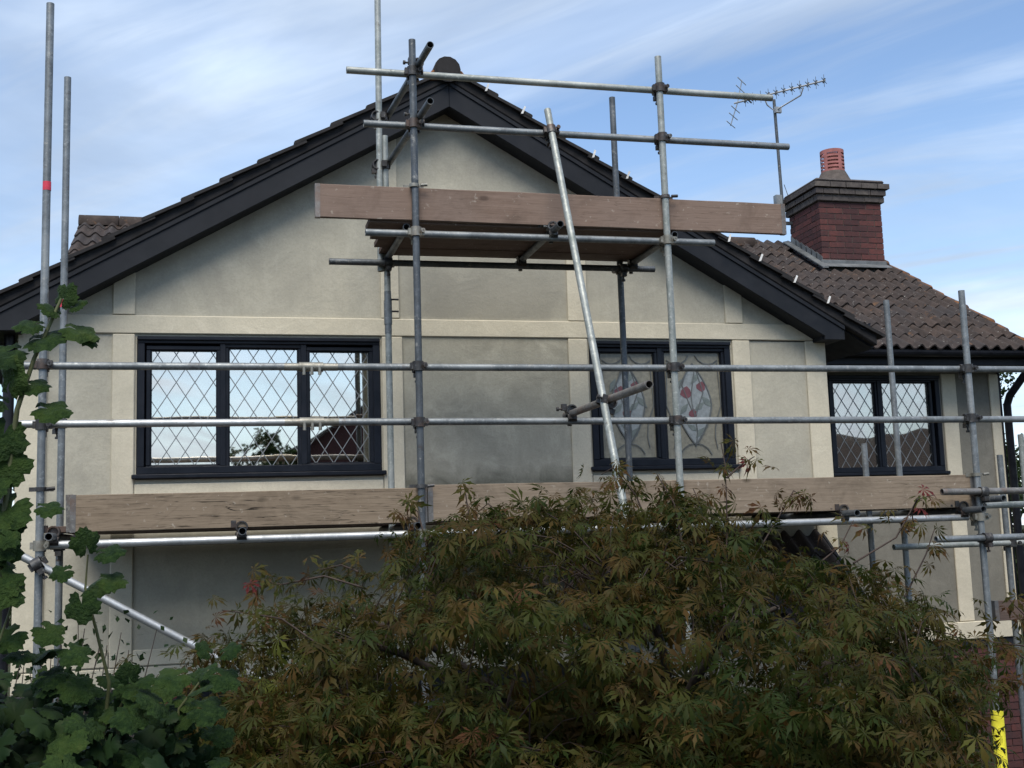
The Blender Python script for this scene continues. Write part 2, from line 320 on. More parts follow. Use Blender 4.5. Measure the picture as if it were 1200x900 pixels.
MAT['shrub_in'] = leaf_mat('shrub_inner_leaf', [(0.0, (0.008, 0.019, 0.008)), (0.6, (0.016, 0.034, 0.012)), (1.0, (0.03, 0.05, 0.015))], 0.3, 0.5)
MAT['treeleaf'] = leaf_mat('tree_leaf', [(0.0, (0.015, 0.027, 0.011)), (0.6, (0.028, 0.048, 0.017)), (1.0, (0.045, 0.068, 0.021))], 0.35, 0.5)
MAT['bark'] = plain('dark_bark', (0.060, 0.048, 0.040), 0.9, 0, 0.5, 18)
MAT['twig'] = plain('reddish_twig', (0.040, 0.026, 0.020), 0.7, 0, 0.4, 18)
MAT['stem'] = plain('green_stem', (0.085, 0.095, 0.04), 0.6, 0, 0.4, 18)
MAT['room'] = plain('dim_room_paint', (0.12, 0.115, 0.105), 0.9)
def glass_mat(name, refl, tint):
    m = bpy.data.materials.new(name); m.use_nodes = True; t = m.node_tree; n = t.nodes; l = t.links; n.remove(n['Principled BSDF'])
    o = n['Material Output']; g = n.new('ShaderNodeBsdfGlossy'); g.inputs['Roughness'].default_value = 0.015; g.inputs[0].default_value = (1.0, 0.93, 0.84, 1)
    tr = n.new('ShaderNodeBsdfTransparent'); tr.inputs[0].default_value = (*tint, 1); ms = n.new('ShaderNodeMixShader'); ms.inputs[0].default_value = refl
    tcx = n.new('ShaderNodeTexCoord'); nz = n.new('ShaderNodeTexNoise'); nz.inputs['Scale'].default_value = 1.7; nz.inputs['Detail'].default_value = 1
    bp = n.new('ShaderNodeBump'); bp.inputs['Strength'].default_value = 0.10; bp.inputs['Distance'].default_value = 0.02
    l.new(tcx.outputs['Object'], nz.inputs['Vector']); l.new(nz.outputs[0], bp.inputs['Height']); l.new(bp.outputs[0], g.inputs['Normal'])
    l.new(tr.outputs[0], ms.inputs[1]); l.new(g.outputs[0], ms.inputs[2]); l.new(ms.outputs[0], o.inputs[0]); return m
MAT['glass'] = glass_mat('coated_window_glass', 0.70, (0.7, 0.75, 0.75))
MAT['glass_wing'] = glass_mat('window_glass', 0.42, (0.7, 0.75, 0.78))
def sg(name, c): return plain(name, c, 0.28, 0, 0.25, 30, 0.5)
MAT['sg_cream'] = sg('cream_obscure_glass', (0.20, 0.19, 0.148)); MAT['sg_blue'] = sg('pale_blue_glass', (0.215, 0.24, 0.25)); MAT['sg_red'] = sg('ruby_glass', (0.135, 0.045, 0.052))
MAT['sg_green'] = sg('leaf_green_glass', (0.125, 0.148, 0.14)); MAT['came'] = plain('dark_lead_came', (0.12, 0.13, 0.13), 0.5, 0.3)

# ------------------------------------------------------------------ ground
def gz(x, y):
    t = min(1, max(0, (y-4.9)/1.4)); t = t*t*(3-2*t)
    return -1.62 + (-3.0+1.62)*t
xs = [-900, -300, -100, -40, -20, -10] + [-6+0.5*i for i in range(33)] + [14, 20, 40, 100, 300, 900]
ys = [-900, -300, -100, -50, -30, -15, -8, -4] + [-2+0.4*i for i in range(28)] + [10, 14, 20, 40, 100, 300, 900]
g = MB(); gv = [(x, y, gz(x, y)+(0.05*math.sin(x*1.7+y)*math.cos(y*1.3) if abs(x) < 12 and -3 < y < 6.5 else 0)) for y in ys for x in xs]
nx = len(xs); g.add(gv, [(j*nx+i, j*nx+i+1, (j+1)*nx+i+1, (j+1)*nx+i) for j in range(len(ys)-1) for i in range(nx-1)], True)
o = g.obj('ground', ground_mat()); o['kind'] = 'structure'
o = MB().box(-3, 12, 6.6, 9.15, -3.03, -2.985).obj('path', paving_mat()); o['kind'] = 'structure'

# ------------------------------------------------------------------ house
PT = 0.577                                    # roof pitch, 30 degrees
AX, AZ = 1.86, 3.84                           # apex of the front gable, top of the tiles
WL, WR = -1.39, 5.20                          # corners of the gable wall
YW, YG = 9.2, 11.2                            # gable wall, recessed wing wall
WX = 8.42                                     # end of the wing
RY, RZ = 14.15, 3.83                          # main ridge
house = empty('house', 'rendered two storey house with front gable, black bargeboards and brown tiled roof', 'house', (1.9, 9.2, -3.0))
def hp(mb, name, mat, bevel=0, parent=None):  # a house part keeps world coordinates
    o = mb.obj(name, mat, None, bevel)
    par = parent or house
    o.parent = par
    pl = Vector(house.location) if parent is None else Vector((0, 0, 0))
    if parent is None: o.location = -pl
    return o
def himsh(name, me, loc, rot=(0, 0, 0), parent=None, scale=(1, 1, 1)):
    par = parent or house; off = Vector(house.location) if parent is None else Vector((0, 0, 0))
    return inst(name, me, par, Vector(loc)-off, rot, scale)
def wall_cells(x0, x1, z0, z1, holes, Y, top=None):
    bm = bmesh.new()
    X = sorted({x0, x1, *[h[0] for h in holes], *[h[1] for h in holes]}); Z = sorted({z0, z1, *[h[2] for h in holes], *[h[3] for h in holes]})
    def face(ps): bm.faces.new([bm.verts.new(p) for p in ps])
    for a, b in zip(X, X[1:]):
        for c, d in zip(Z, Z[1:]):
            if any(h[0]-1e-6 <= a and b <= h[1]+1e-6 and h[2]-1e-6 <= c and d <= h[3]+1e-6 for h in holes): continue
            face([(a, Y, c), (b, Y, c), (b, Y, d), (a, Y, d)])
    if top: face([(x, Y, z) for x, z in [(x, z1) for x in X]+top])
    bmesh.ops.remove_doubles(bm, verts=bm.verts, dist=1e-5); bmesh.ops.recalc_face_normals(bm, faces=bm.faces)
    for f in bm.faces:
        if f.normal.y > 0: f.normal_flip()
    me = bpy.data.meshes.new('wall'); bm.to_mesh(me); bm.free(); return me
def wall_obj(name, me, mats, th=0.2):
    me.materials.append(mats); o = bpy.data.objects.new(name, me); link(o, house); o.location = -Vector(house.location)
    s = o.modifiers.new('thick', 'SOLIDIFY'); s.thickness = th; s.offset = -1; return o
W1 = (-0.55, 1.29, 0.53, 1.61); W2 = (3.03, 4.30, 0.53, 1.61); W3 = (6.34, 7.68, 0.54, 1.61)
topz = lambda x: AZ-0.30-PT*abs(x-AX)
wall_obj('front_wall', wall_cells(WL, WR, -1.0, 1.6601, [W1, W2], YW, [(WR, topz(WR)), (AX, topz(AX)), (WL, topz(WL))]), MAT['panel'])
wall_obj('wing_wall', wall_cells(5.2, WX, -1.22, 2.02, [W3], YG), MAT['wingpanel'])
# flank walls, back wall and lower storey
hull = MB(); hull.box(WL, WL+0.2, YW+0.21, 17.4, -1.0, 1.7); hull.box(5.0, WR, YW+0.21, YG, -1.0, 1.9); hull.box(WX-0.2, WX, YG+0.21, 17.4, -1.22, 1.9)
hull.box(WL, WX, 17.41, 17.6, -1.0, 1.9)
hp(hull, 'flank_wall', MAT['wingpanel'])
for X0, X1 in ((WX-0.2, WX), (WL, WL+0.2)):
    e = MB(); pr = [(YG, 1.92), (RY, RZ-0.12), (17.1, 1.92)]
    e.add([(X0, y, z) for y, z in pr]+[(X1, y, z) for y, z in pr], [(0, 2, 1), (3, 4, 5), (0, 1, 4, 3), (1, 2, 5, 4), (2, 0, 3, 5)]); hp(e, 'end_gable', MAT['wingpanel'])
low = MB(); low.box(WL, WR, YW+0.02, YW+0.25, -3.02, -1.14); low.box(5.2, WX, YG+0.02, YG+0.25, -3.02, -1.30); low.box(WL, WL+0.2, YW+0.26, 17.4, -3.02, -1.01); low.box(WX-0.2, WX, YG+0.26, 17.4, -3.02, -1.23)
lowwall = hp(low, 'lower_wall', MAT['mortar'])
hp(MB().box(WL-0.02, WR+0.02, YW-0.03, YW+0.2, -1.135, -1.005), 'jetty_beam', MAT['black'], 0.006)
hp(MB().box(5.22, WX, YG-0.03, YG+0.2, -1.295, -1.225), 'wing_beam', MAT['black'], 0.006)
# rooms behind the windows
rm = MB(); rm.box(WL+0.25, 4.95, 9.5, 12.5, -0.5, -0.4); rm.box(WL+0.25, 4.95, 9.5, 12.5, 1.95, 2.0); rm.box(WL+0.25, 4.95, 12.5, 12.6, -0.4, 1.95)
rm.box(2.0, 2.1, 9.45, 12.49, -0.39, 1.94); rm.box(5.3, 8.2, 11.5, 14.0, -0.5, -0.4); rm.box(5.3, 8.2, 11.5, 14.0, 1.75, 1.8); rm.box(5.3, 8.2, 14.01, 14.1, -0.4, 1.75)
hp(rm, 'room_lining', MAT['room'])
# render bands (mock timber) proud of the panels
def band(x0, x1, z0, z1, mat='band', y=YW, d=0.022):
    return hp(MB().box(x0, x1, y-d, y+0.002, z0, z1), 'render_band', MAT[mat], 0.006)
zb = lambda x: AZ-0.35-PT*abs(x-AX)           # under the bargeboard
band(WL+0.002, WR-0.002, 1.625, 1.765)                                # mid rail
band(WL+0.002, -1.18, -0.84, 1.62)                                   # left corner
for x0, x1 in ((-0.725, -0.565), (1.305, 1.47), (2.85, 3.015), (4.318, 4.48)): band(x0, x1, 0.0-0.84, 1.62)
band(5.005, WR-0.002, -0.84, 1.62)
for x0, x1 in ((-0.725, -0.565), (1.305, 1.45), (2.86, 3.03), (4.27, 4.43)):
    p = [(x0, 1.77), (x1, 1.77), (x1, zb(x1)+0.05), (x0, zb(x0)+0.05)]
    hp(MB().prism(p, YW-0.02, YW+0.002), 'render_band', MAT['band'], 0.005)
for x0, x1 in ((-0.56, 1.30), (3.02, 4.313)): band(x0, x1, 0.36, 0.488)   # below the sills
for a, b in ((-1.175, -0.73), (-0.56, 1.30), (1.475, 2.845), (3.02, 4.313), (4.485, 5.0)): band(a, b, -0.835, -0.72)
band(WL+0.002, WR-0.002, -0.995, -0.845)
# the damp panel in the middle
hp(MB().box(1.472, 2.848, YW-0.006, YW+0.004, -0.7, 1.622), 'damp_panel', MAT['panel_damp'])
# wing bands
for a, b in ((7.70, 7.88), (8.30, WX-0.002)): band(a, b, -1.03, 1.63, 'wingband', YG)
band(5.25, WX-0.004, -1.215, -1.035, 'wingband', YG, 0.05)

# ---- windows
def ring(mb, x0, x1, z0, z1, wd, y0, y1):
    mb.box(x0, x1, y0, y1, z1-wd, z1); mb.box(x0, x1, y0, y1, z0, z0+wd); mb.box(x0, x0+wd, y0, y1, z0+wd, z1-wd); mb.box(x1-wd, x1, y0, y1, z0+wd, z1-wd)
def clip(p, q, r):
    t0, t1 = 0, 1; d = (q[0]-p[0], q[1]-p[1])
    for a, lo, hi, i in ((d[0], r[0], r[1], 0), (d[1], r[2], r[3], 1)):
        u, v = (lo-p[i])/a, (hi-p[i])/a; u, v = min(u, v), max(u, v); t0 = max(t0, u); t1 = min(t1, v)
    return None if t1 <= t0+1e-4 else ((p[0]+d[0]*t0, p[1]+d[1]*t0), (p[0]+d[0]*t1, p[1]+d[1]*t1))
def ribbon(mb, pts, wd, y0, y1):
    for (ax, az), (bx, bz) in zip(pts, pts[1:]):
        d = Vector((bx-ax, bz-az)); l = d.length
        if l < 1e-5: continue
        nn = Vector((-d.y, d.x))/l*wd/2
        mb.prism([(ax+nn.x, az+nn.y), (ax-nn.x, az-nn.y), (bx-nn.x, bz-nn.y), (bx+nn.x, bz+nn.y)], y0, y1)
def window(W, panes, Y, label, kind='diamond', gm='glass', px=0.137, pz=0.212):
    x0, x1, z0, z1 = W
    fr = MB(); ring(fr, x0+0.002, x1-0.002, z0+0.03, z1-0.002, 0.055, Y-0.012, Y+0.09)
    for a, b in zip(panes, panes[1:]):
        c = (a[1]+b[0])/2; fr.box(c-0.022, c+0.022, Y-0.004, Y+0.09, z0+0.085, z1-0.057)
    win = hp(fr, 'window', MAT['winframe'], 0.004); win['label'] = label
    def sub(mb, name, mat, bev=0):
        return hp(mb, name, mat, bev, win)
    s = MB(); s.box(x0-0.03, x1+0.03, Y-0.055, Y-0.014, z0-0.005, z0+0.028); s.box(x0-0.01, x1+0.01, Y-0.014, Y+0.08, z0-0.01, z0+0.024); sub(s, 'sill', MAT['winframe'], 0.006)
    s = MB(); s.box(x0+0.002, x1-0.002, Y-0.032, Y-0.0125, z1-0.035, z1-0.006); sub(s, 'drip_bar', MAT['winframe'], 0.005)
    for gx0, gx1, gz0, gz1 in panes:
        s = MB(); ring(s, gx0-0.034, gx1+0.034, gz0-0.034, gz1+0.034, 0.034, Y+0.008, Y+0.07); sub(s, 'sash', MAT['winframe'], 0.005)
        s = MB(); ring(s, gx0-0.001, gx1+0.001, gz0-0.001, gz1+0.001, 0.008, Y+0.03, Y+0.044); sub(s, 'glazing_bead', MAT['winframe'])
        if kind == 'diamond':
            sub(MB().box(gx0, gx1, Y+0.046, Y+0.052, gz0, gz1), 'pane', MAT[gm])
            ld = MB(); wx, hz = gx1-gx0, gz1-gz0; k = px/pz; ox = gx0+0.35*px
            for sgn, yy in ((1, Y+0.0435), (-1, Y+0.042)):
                for i in range(-14, 20):
                    bx = ox+i*px; p = (bx-sgn*k*3, gz0-3); q = (bx+sgn*k*3, gz0+3)
                    cl = clip(p, q, (gx0+0.001, gx1-0.001, gz0+0.001, gz1-0.001))
                    if cl: ribbon(ld, cl, 0.0066, yy, Y+0.0455)
            sub(ld, 'lead_lattice', MAT['lead'])
        else:
            sub(MB().box(gx0, gx1, Y+0.046, Y+0.052, gz0, gz1), 'pane', MAT['sg_cream'])
            cx = (gx0+gx1)/2; a = (gx1-gx0)*0.31; zc0, zc1 = gz0+0.12, gz1-0.1; n = 12; zm = (zc0+zc1)/2; hh = (zc1-zc0)/2
            half = [(a*(1-abs(t)**1.7), zm+hh*t) for t in [-1+2*i/n for i in range(n+1)]]
            oval = [(cx+w_, z) for w_, z in half]+[(cx-w_, z) for w_, z in half[-2:0:-1]]
            sub(MB().prism(oval, Y+0.042, Y+0.0455), 'glass_piece', MAT['sg_blue'])
            def blob(bx, bz, r, m, n=9, sq=1.0, yy=0.040):
                ps = [(bx+r*(1+0.18*math.sin(3*t+bx*9))*math.cos(t), bz+sq*r*(1+0.15*math.cos(4*t))*math.sin(t)) for t in [2*math.pi*i/n for i in range(n)]]
                sub(MB().prism(ps, Y+yy, Y+0.0415), 'glass_piece', MAT[m])
            for bx, bz, r in ((-0.065, 0.10, 0.050), (0.075, 0.15, 0.042), (-0.01, -0.08, 0.038)): blob(cx+bx, zm+bz, r, 'sg_red')
            for bx, bz, dx, dz in ((-0.13, 0.16, .03, .06), (0.02, 0.22, .04, .05), (0.12, 0.02, .05, -.05), (0.05, -0.02, .05, .04), (-0.09, -0.04, -.04, -.05), (-0.02, -0.2, -.05, .03), (0.05, -0.24, .05, .05)):
                ps = [(cx+bx-dx, zm+bz-dz), (cx+bx+dz*.4, zm+bz-dx*.4), (cx+bx+dx, zm+bz+dz), (cx+bx-dz*.4, zm+bz+dx*.4)]
                sub(MB().prism(ps, Y+0.0395, Y+0.0412), 'glass_piece', MAT['sg_green'])
            cm = MB(); ribbon(cm, oval+oval[:1], 0.011, Y+0.036, Y+0.0415)
            arc = lambda ux, uz, r, t0, t1: [(ux+r*math.cos(RAD(t0+(t1-t0)*i/8)), uz+r*math.sin(RAD(t0+(t1-t0)*i/8))) for i in range(9)]
            w_ = gx1-gx0
            inside = lambda ps: [p for p in ps if gx0+0.004 < p[0] < gx1-0.004 and gz0+0.004 < p[1] < gz1-0.004]
            for ps in (arc(gx0+w_*.22, gz1+0.02, w_*.24, 180, 360), arc(gx1-w_*.22, gz1+0.02, w_*.24, 180, 360), arc(cx, gz0-0.02, w_*.3, 0, 180),
                       [(gx0+0.03+0.05*math.sin(i*.7), gz0+i*(gz1-gz0)/10) for i in range(11)], [(gx1-0.03-0.05*math.sin(i*.7), gz0+i*(gz1-gz0)/10) for i in range(11)],
                       [(cx+0.02*math.sin(i*.8), zm-0.36+i*0.07) for i in range(11)], [(cx-.02, zm-.05), (cx-.10, zm+.16), (cx-.04, zm+.33)], [(cx+.01, zm-.1), (cx+.09, zm+.1), (cx+.03, zm+.3)]):
                ribbon(cm, inside(ps), 0.008, Y+0.0375, Y+0.0405)
            sub(cm, 'lead_came', MAT['came'])
    return win
window(W1, [(-0.45, 0.035, 0.625, 1.505), (0.125, 0.65, 0.605, 1.525), (0.735, 1.205, 0.625, 1.505)], YW, 'three light black window with diamond leaded glass')
window(W2, [(3.13, 3.61, 0.625, 1.515), (3.70, 4.22, 0.61, 1.525)], YW, 'black window with rose patterned stained glass', 'stained')
window(W3, [(6.40, 6.90, 0.60, 1.535), (6.99, 7.56, 0.60, 1.535)], YG, 'two light leaded window in the recessed wing', 'diamond', 'glass_wing')
# pale roller blind half down inside the wing window
hp(MB().box(6.38, 6.93, YG+0.12, YG+0.126, 1.05, 1.6), 'roller_blind', MAT['white_clip'])

# ---- front gable roof: slabs, tiles, bargeboards
YB = 8.98
def gable_side(sg):
    xe = AX+sg*3.72; ze = AZ-PT*3.72
    q = lambda a, b, xe=xe: [(AX, AZ-a), (xe, ze-a), (xe, ze-b), (AX, AZ-b)]
    hp(MB().prism(q(0.055, 0.16), YB+0.06, 13.2), 'roof_slab', MAT['black'])
    hp(MB().prism(q(0.05, 0.145), YB-0.015, YB+0.058), 'verge_undercloak', MAT['verge'], 0.01)  # recess shade above the bargeboard is put into this dark undercloak colour
    xb = AX+sg*3.42; zb_ = AZ-PT*3.42
    bd = [(AX, AZ-0.146), (xb, zb_-0.146), (xb, 1.60), (AX+sg*3.23, 1.60), (AX+sg*3.23, AZ-PT*3.23-0.345), (AX, AZ-0.36)]
    hp(MB().prism(bd, YB, YB+0.03), 'bargeboard', MAT['black'], 0.004)
    bd = [(AX+sg*0.002, AZ-0.148), (xb, zb_-0.148), (xb, zb_-0.185), (AX+sg*0.002, AZ-0.185)]
    hp(MB().prism(bd, YB-0.012, YB-0.0005), 'barge_trim', MAT['black'], 0.003)
    sf = [(AX, AZ-0.33), (AX+sg*3.25, AZ-PT*3.25-0.33), (AX+sg*3.25, AZ-PT*3.25-0.345), (AX, AZ-0.345)]
    hp(MB().prism(sf, YB+0.031, YW-0.003), 'soffit', MAT['black'])
    x0, x1 = sorted((AX+sg*3.22, AX+sg*3.41)); hp(MB().box(x0, x1, YB+0.032, 11.0, 1.605, 1.70), 'eaves_box', MAT['black'])
    # eaves gutter running back
    gx = AX+sg*3.60; gm = MB(); n = 9; pr = [(gx+0.058*math.cos(RAD(180+180*i/n)), 1.745+0.058*math.sin(RAD(180+180*i/n))) for i in range(n+1)]
    pr += [(gx+0.05*math.cos(RAD(360-180*i/n)), 1.745+0.05*math.sin(RAD(360-180*i/n))) for i in range(n+1)]
    hp(gm.prism(pr, YB-0.03, 10.7), 'gutter', MAT['gutter'])
gable_side(1); gable_side(-1)
# double roman tile
def tile_mesh():
    n = 17; wd, ln, th = 0.302, 0.42, 0.017; mb = MB()
    pr = [(wd*i/(n-1), 0.048*(0.5-0.5*math.cos(2*math.pi*(wd*i/(n-1))/0.151))**1.25) for i in range(n)]
    vs = [(x, 0, z) for x, z in pr]+[(x, ln, z) for x, z in pr]+[(x, 0, z-th) for x, z in pr]+[(x, ln, z-th) for x, z in pr]
    fs = [(i, i+1, n+i+1, n+i) for i in range(n-1)]+[(2*n+i+1, 2*n+i, 3*n+i, 3*n+i+1) for i in range(n-1)]
    mb.add(vs, fs, True)
    e = [(x, 0, z) for x, z in pr]+[(x, 0, z-th) for x, z in pr]; mb.add(e, [(i+1, i, n+i, n+i+1) for i in range(n-1)])
    for k in (0, n-1):
        x, z = pr[k]; mb.add([(x, 0, z), (x, ln, z), (x, ln, z-th), (x, 0, z-th)], [(0, 1, 2, 3) if k == 0 else (3, 2, 1, 0)])
    return mb.mesh('roof_tile', MAT['tile'])
TM = tile_mesh(); PA = math.atan(PT)
def vtile_mesh():    # verge tile seen edge on
    mb = MB(); mb.prism([(0, 0), (0.42, 0), (0.42, 0.022), (0.012, 0.026), (0, 0.018)], 0, 0.3); return mb.mesh('verge_tile', MAT['tile'])
VT = vtile_mesh(); VT.materials.clear(); VT.materials.append(MAT['verge'])
GA = 0.325
for sg in (1, -1):
    for i in range(13):
        sdist = 0.10+GA*i
        for c in range(1):
            x = AX+sg*(sdist+GA+0.03)*math.cos(PA); z = AZ-(sdist+GA+0.03)*math.sin(PA)-0.046+random.uniform(-.003, .003)
            # local +x runs up the slope
            up = Vector((-sg*math.cos(PA-0.060), 0, math.sin(PA-0.060))); nr = Vector((sg*math.sin(PA-0.060), 0, math.cos(PA-0.060)))
            yv = nr.cross(up)
            m3 = Matrix((up, yv, nr)).transposed()
            himsh('verge_tile', VT, (x, YB-0.05+random.uniform(-.006, .006) if yv.y > 0 else YB+0.25+random.uniform(-.006, .006), z), m3)
# tile clips along the right verge
for k, xc in enumerate((2.16, 2.46, 3.05, 3.34, 4.22, 4.50, 4.81, 5.11)):
    z = AZ-PT*(xc-AX)-0.02; d = Vector((0.35, 0, 0.94)).normalized()
    m = MB(); m.prism([(-0.009, -0.045), (0.009, -0.04), (0.020, 0.022), (0.006, 0.026)], -0.008, 0.0); 
    himsh('verge_clip', m.mesh('verge_clip', MAT['white_clip']), (xc, YB-0.06, z), (0, RAD(random.uniform(5, 18)), 0))
# round ridge tiles of the front gable
def half_round(r, ln, solid=True, n=14, a0=-20, a1=200):
    mb = MB(); pr = [(r*math.cos(RAD(a0+(a1-a0)*i/n)), r*math.sin(RAD(a0+(a1-a0)*i/n))) for i in range(n+1)]
    mb.prism(pr, 0, ln); return mb.mesh('ridge_tile', MAT['tile'])
HR = half_round(0.106, 0.44)
for i in range(11): himsh('ridge_tile', HR, (AX-0.02, 8.93+0.45*i, AZ-0.07+random.uniform(-.006, .006)), (RAD(random.uniform(-.6, .6)), 0, 0))
rb = MB(); n = 14; rb.prism([(0.108*math.cos(2*math.pi*i/n), 0.108*math.sin(2*math.pi*i/n)) for i in range(n)], -0.012, 0.0)
rb.prism([(0.092*math.cos(2*math.pi*i/n), 0.092*math.sin(2*math.pi*i/n)) for i in range(n)], -0.018, -0.0125)
himsh('ridge_end_cap', rb.mesh('ridge_end_cap', MAT['verge']), (AX-0.02, 8.925, AZ-0.07))
hp(MB().prism([(AX-0.2, AZ-0.16), (AX+0.16, AZ-0.14), (AX+0.1, AZ-0.06), (AX-0.14, AZ-0.07)], YB-0.04, YB-0.016), 'ridge_mortar', MAT['orange'], 0.01)

# ---- main roof with the visible front slope tiled one by one
EY, EZ = 10.72, RZ-PT*(RY-10.72)
VX = 8.60; VXL = -1.50
ms = MB(); top = lambda y: RZ-PT*abs(RY-y)
def slope_slab(mb, xa, xb, yl, yh, a, b):
    p = [(yl, top(yl)-a), (yh, top(yh)-a), (yh, top(yh)-b), (yl, top(yl)-b)]
    mb.add([(xa, y, z) for y, z in p]+[(xb, y, z) for y, z in p], [(0, 1, 2, 3), (7, 6, 5, 4), (0, 4, 5, 1), (1, 5, 6, 2), (2, 6, 7, 3), (3, 7, 4, 0)])
slope_slab(ms, VXL+0.05, VX-0.05, EY+0.05, RY, 0.06, 0.14); slope_slab(ms, VXL+0.05, VX-0.05, RY, 17.6, 0.06, 0.14)
roof = hp(ms, 'roof', MAT['tile'])
rot = Matrix.Rotation(PA-0.055, 3, 'X')
gauge = 0.338; cnt = 0
for r in range(12):
    yy = EY+gauge*r*math.cos(PA); zc = EZ+gauge*r*math.sin(PA)
    for c in range(-2, 36):
        x = VX-0.302*(c+1)+0.02
        if c < 0: continue
        if x < AX+(RY-yy)-0.45 or x < 5.0: continue
        if yy > 13.0 and 7.40 < x and x+0.302 < 8.46 and yy+0.3 < 14.1: continue
        himsh('roof_tile', TM, (x+random.uniform(-.005, .005), yy+random.uniform(-.008, .008), zc-0.02+random.uniform(-.004, .004)), (PA-0.050+random.uniform(-.008, .008), random.uniform(-.006, .006), random.uniform(-.012, .012)), roof); cnt += 1
for r in range(7):   # bit of the far left end that shows over the front gable
    yy = EY+gauge*(11-r)*math.cos(PA); zc = EZ+gauge*(11-r)*math.sin(PA)
    for c in range(3):
        himsh('roof_tile', TM, (VXL+0.302*c, yy, zc-0.02+random.uniform(-.004, .004)), (PA-0.05, random.uniform(-.01, .01), random.uniform(-.015, .015)), roof)
HR2 = MB(); n = 10; HR2.add([(k*0.44, 0.12*math.cos(RAD(-10+200*i/n)), 0.12*math.sin(RAD(-10+200*i/n))) for k in (0, 1) for i in range(n+1)],
    [(i+1, i, n+1+i, n+2+i) for i in range(n)]+[tuple(range(n+1)), tuple(range(2*n+1, n, -1))], True)
HR2 = HR2.mesh('ridge_tile', [MAT['tile']])
for i in range(23):
    x = VXL+0.45*i
    if x+0.44 > VX+0.1: break
    if 7.35 < x+0.44 and x < 8.45: continue
    himsh('ridge_tile', HR2, (x, RY, RZ-0.05+random.uniform(-.006, .006)), (0, RAD(random.uniform(-.8, .8)), 0), roof)
# mortar bedded right verge, broken into uneven lumps
k = 0
for i in range(15):
    y0 = EY+0.02+i*0.225; y1 = y0+0.215
    if y1 > 14.0: break
    zc = top(y0)-0.015+random.uniform(-.014, .016)
    v = MB(); a = [(VX-0.06, y0, zc), (VX+0.035, y0, zc-0.02), (VX+0.045, y0, zc-0.10), (VX-0.06, y0, zc-0.10)]; dz = top(y1)-top(y0)
    b = [(p[0]+random.uniform(-.01, .01), y1, p[2]+dz) for p in a]; a = [(p[0], p[1], p[2]+0.05) if j < 2 else p for j, p in enumerate(a)]; b = [(p[0], p[1], p[2]+0.035) if j < 2 else p for j, p in enumerate(b)]
    v.add(a+b, [(3, 2, 1, 0), (4, 5, 6, 7), (0, 1, 5, 4), (1, 2, 6, 5), (2, 3, 7, 6), (3, 0, 4, 7)]); hp(v, 'verge_mortar', MAT['orange'], 0.015, roof)
# wing gutter, fascia, downpipe
def xprism(mb, pts, x0, x1):
    n = len(pts); mb.add([(x0, y, z) for y, z in pts]+[(x1, y, z) for y, z in pts], [tuple(range(n)), tuple(range(2*n-1, n-1, -1))]+[((i+1) % n, i, i+n, (i+1) % n+n) for i in range(n)]); return mb
n = 9; GY, GZ = EY-0.03, EZ-0.055
pr = [(GY+0.06*math.cos(RAD(180+180*i/n)), GZ+0.062*math.sin(RAD(180+180*i/n))) for i in range(n+1)]+[(GY+0.052*math.cos(RAD(360-180*i/n)), GZ+0.054*math.sin(RAD(360-180*i/n))) for i in range(n+1)]
hp(xprism(MB(), pr, 5.45, VX+0.06), 'gutter', MAT['gutter'])
hp(MB().box(5.3, VX-0.02, EY+0.045, EY+0.07, 1.66, EZ-0.02), 'fascia', MAT['black'], 0.004)
hp(MB().box(5.3, VX-0.02, EY+0.071, YG-0.001, 1.665, 1.68), 'soffit', MAT['black'])
dp = MB(); dp.path([(8.53, GY, GZ-0.05), (8.53, GY, GZ-0.12), (8.50, GY+0.12, GZ-0.2), (8.475, YG-0.12, GZ-0.42), (8.475, YG-0.06, GZ-0.52), (8.475, YG-0.06, -3.0)], 0.042, 12); hp(dp, 'downpipe', MAT['gutter'])
dp = MB(); dp.path([(WL-0.06, YW+0.02, 1.62), (WL-0.06, YW+0.02, -3.0)], 0.04, 12); hp(dp, 'downpipe', MAT['gutter'])
hp(MB().box(WX+0.002, WX+0.03, YG-0.01, YG+0.4, -1.2, 1.7), 'corner_dark_strip', MAT['black'])  # thin black strip filling the gap between wing corner and downpipe
# lean-to roof over the ground floor bay
lt = MB(); lx0, lx1 = 2.75, 5.07
def ltslab(mb, xa, xb, a, b, e=0):
    p = [(YW-0.003, -0.03-a), (8.45-e, -0.64-0.81*e-a), (8.45-e, -0.64-0.81*e-b), (YW-0.003, -0.03-b)]
    return xprism(mb, [(y, z) for y, z in p], xa, xb)
hp(ltslab(lt, lx0, lx1-0.03, 0.05, 0.12), 'bay_roof', MAT['tile'])
hp(ltslab(MB(), lx1-0.028, lx1, 0.0, 0.17), 'bay_bargeboard', MAT['black'], 0.004)
for r in range(3):
    for c in range(8):
        yb = 8.44+0.265*r; zb2 = -0.68+0.265*r*0.81
        himsh('bay_roof_tile', TM, (lx0+c*0.288, yb, zb2+0.02), (math.atan(0.81)-0.05, 0, random.uniform(-.01, .01)))
hp(MB().box(lx0+0.1, lx1-0.12, 8.55, YW-0.002, -3.0, -0.62), 'bay_wall', MAT['wingpanel'])

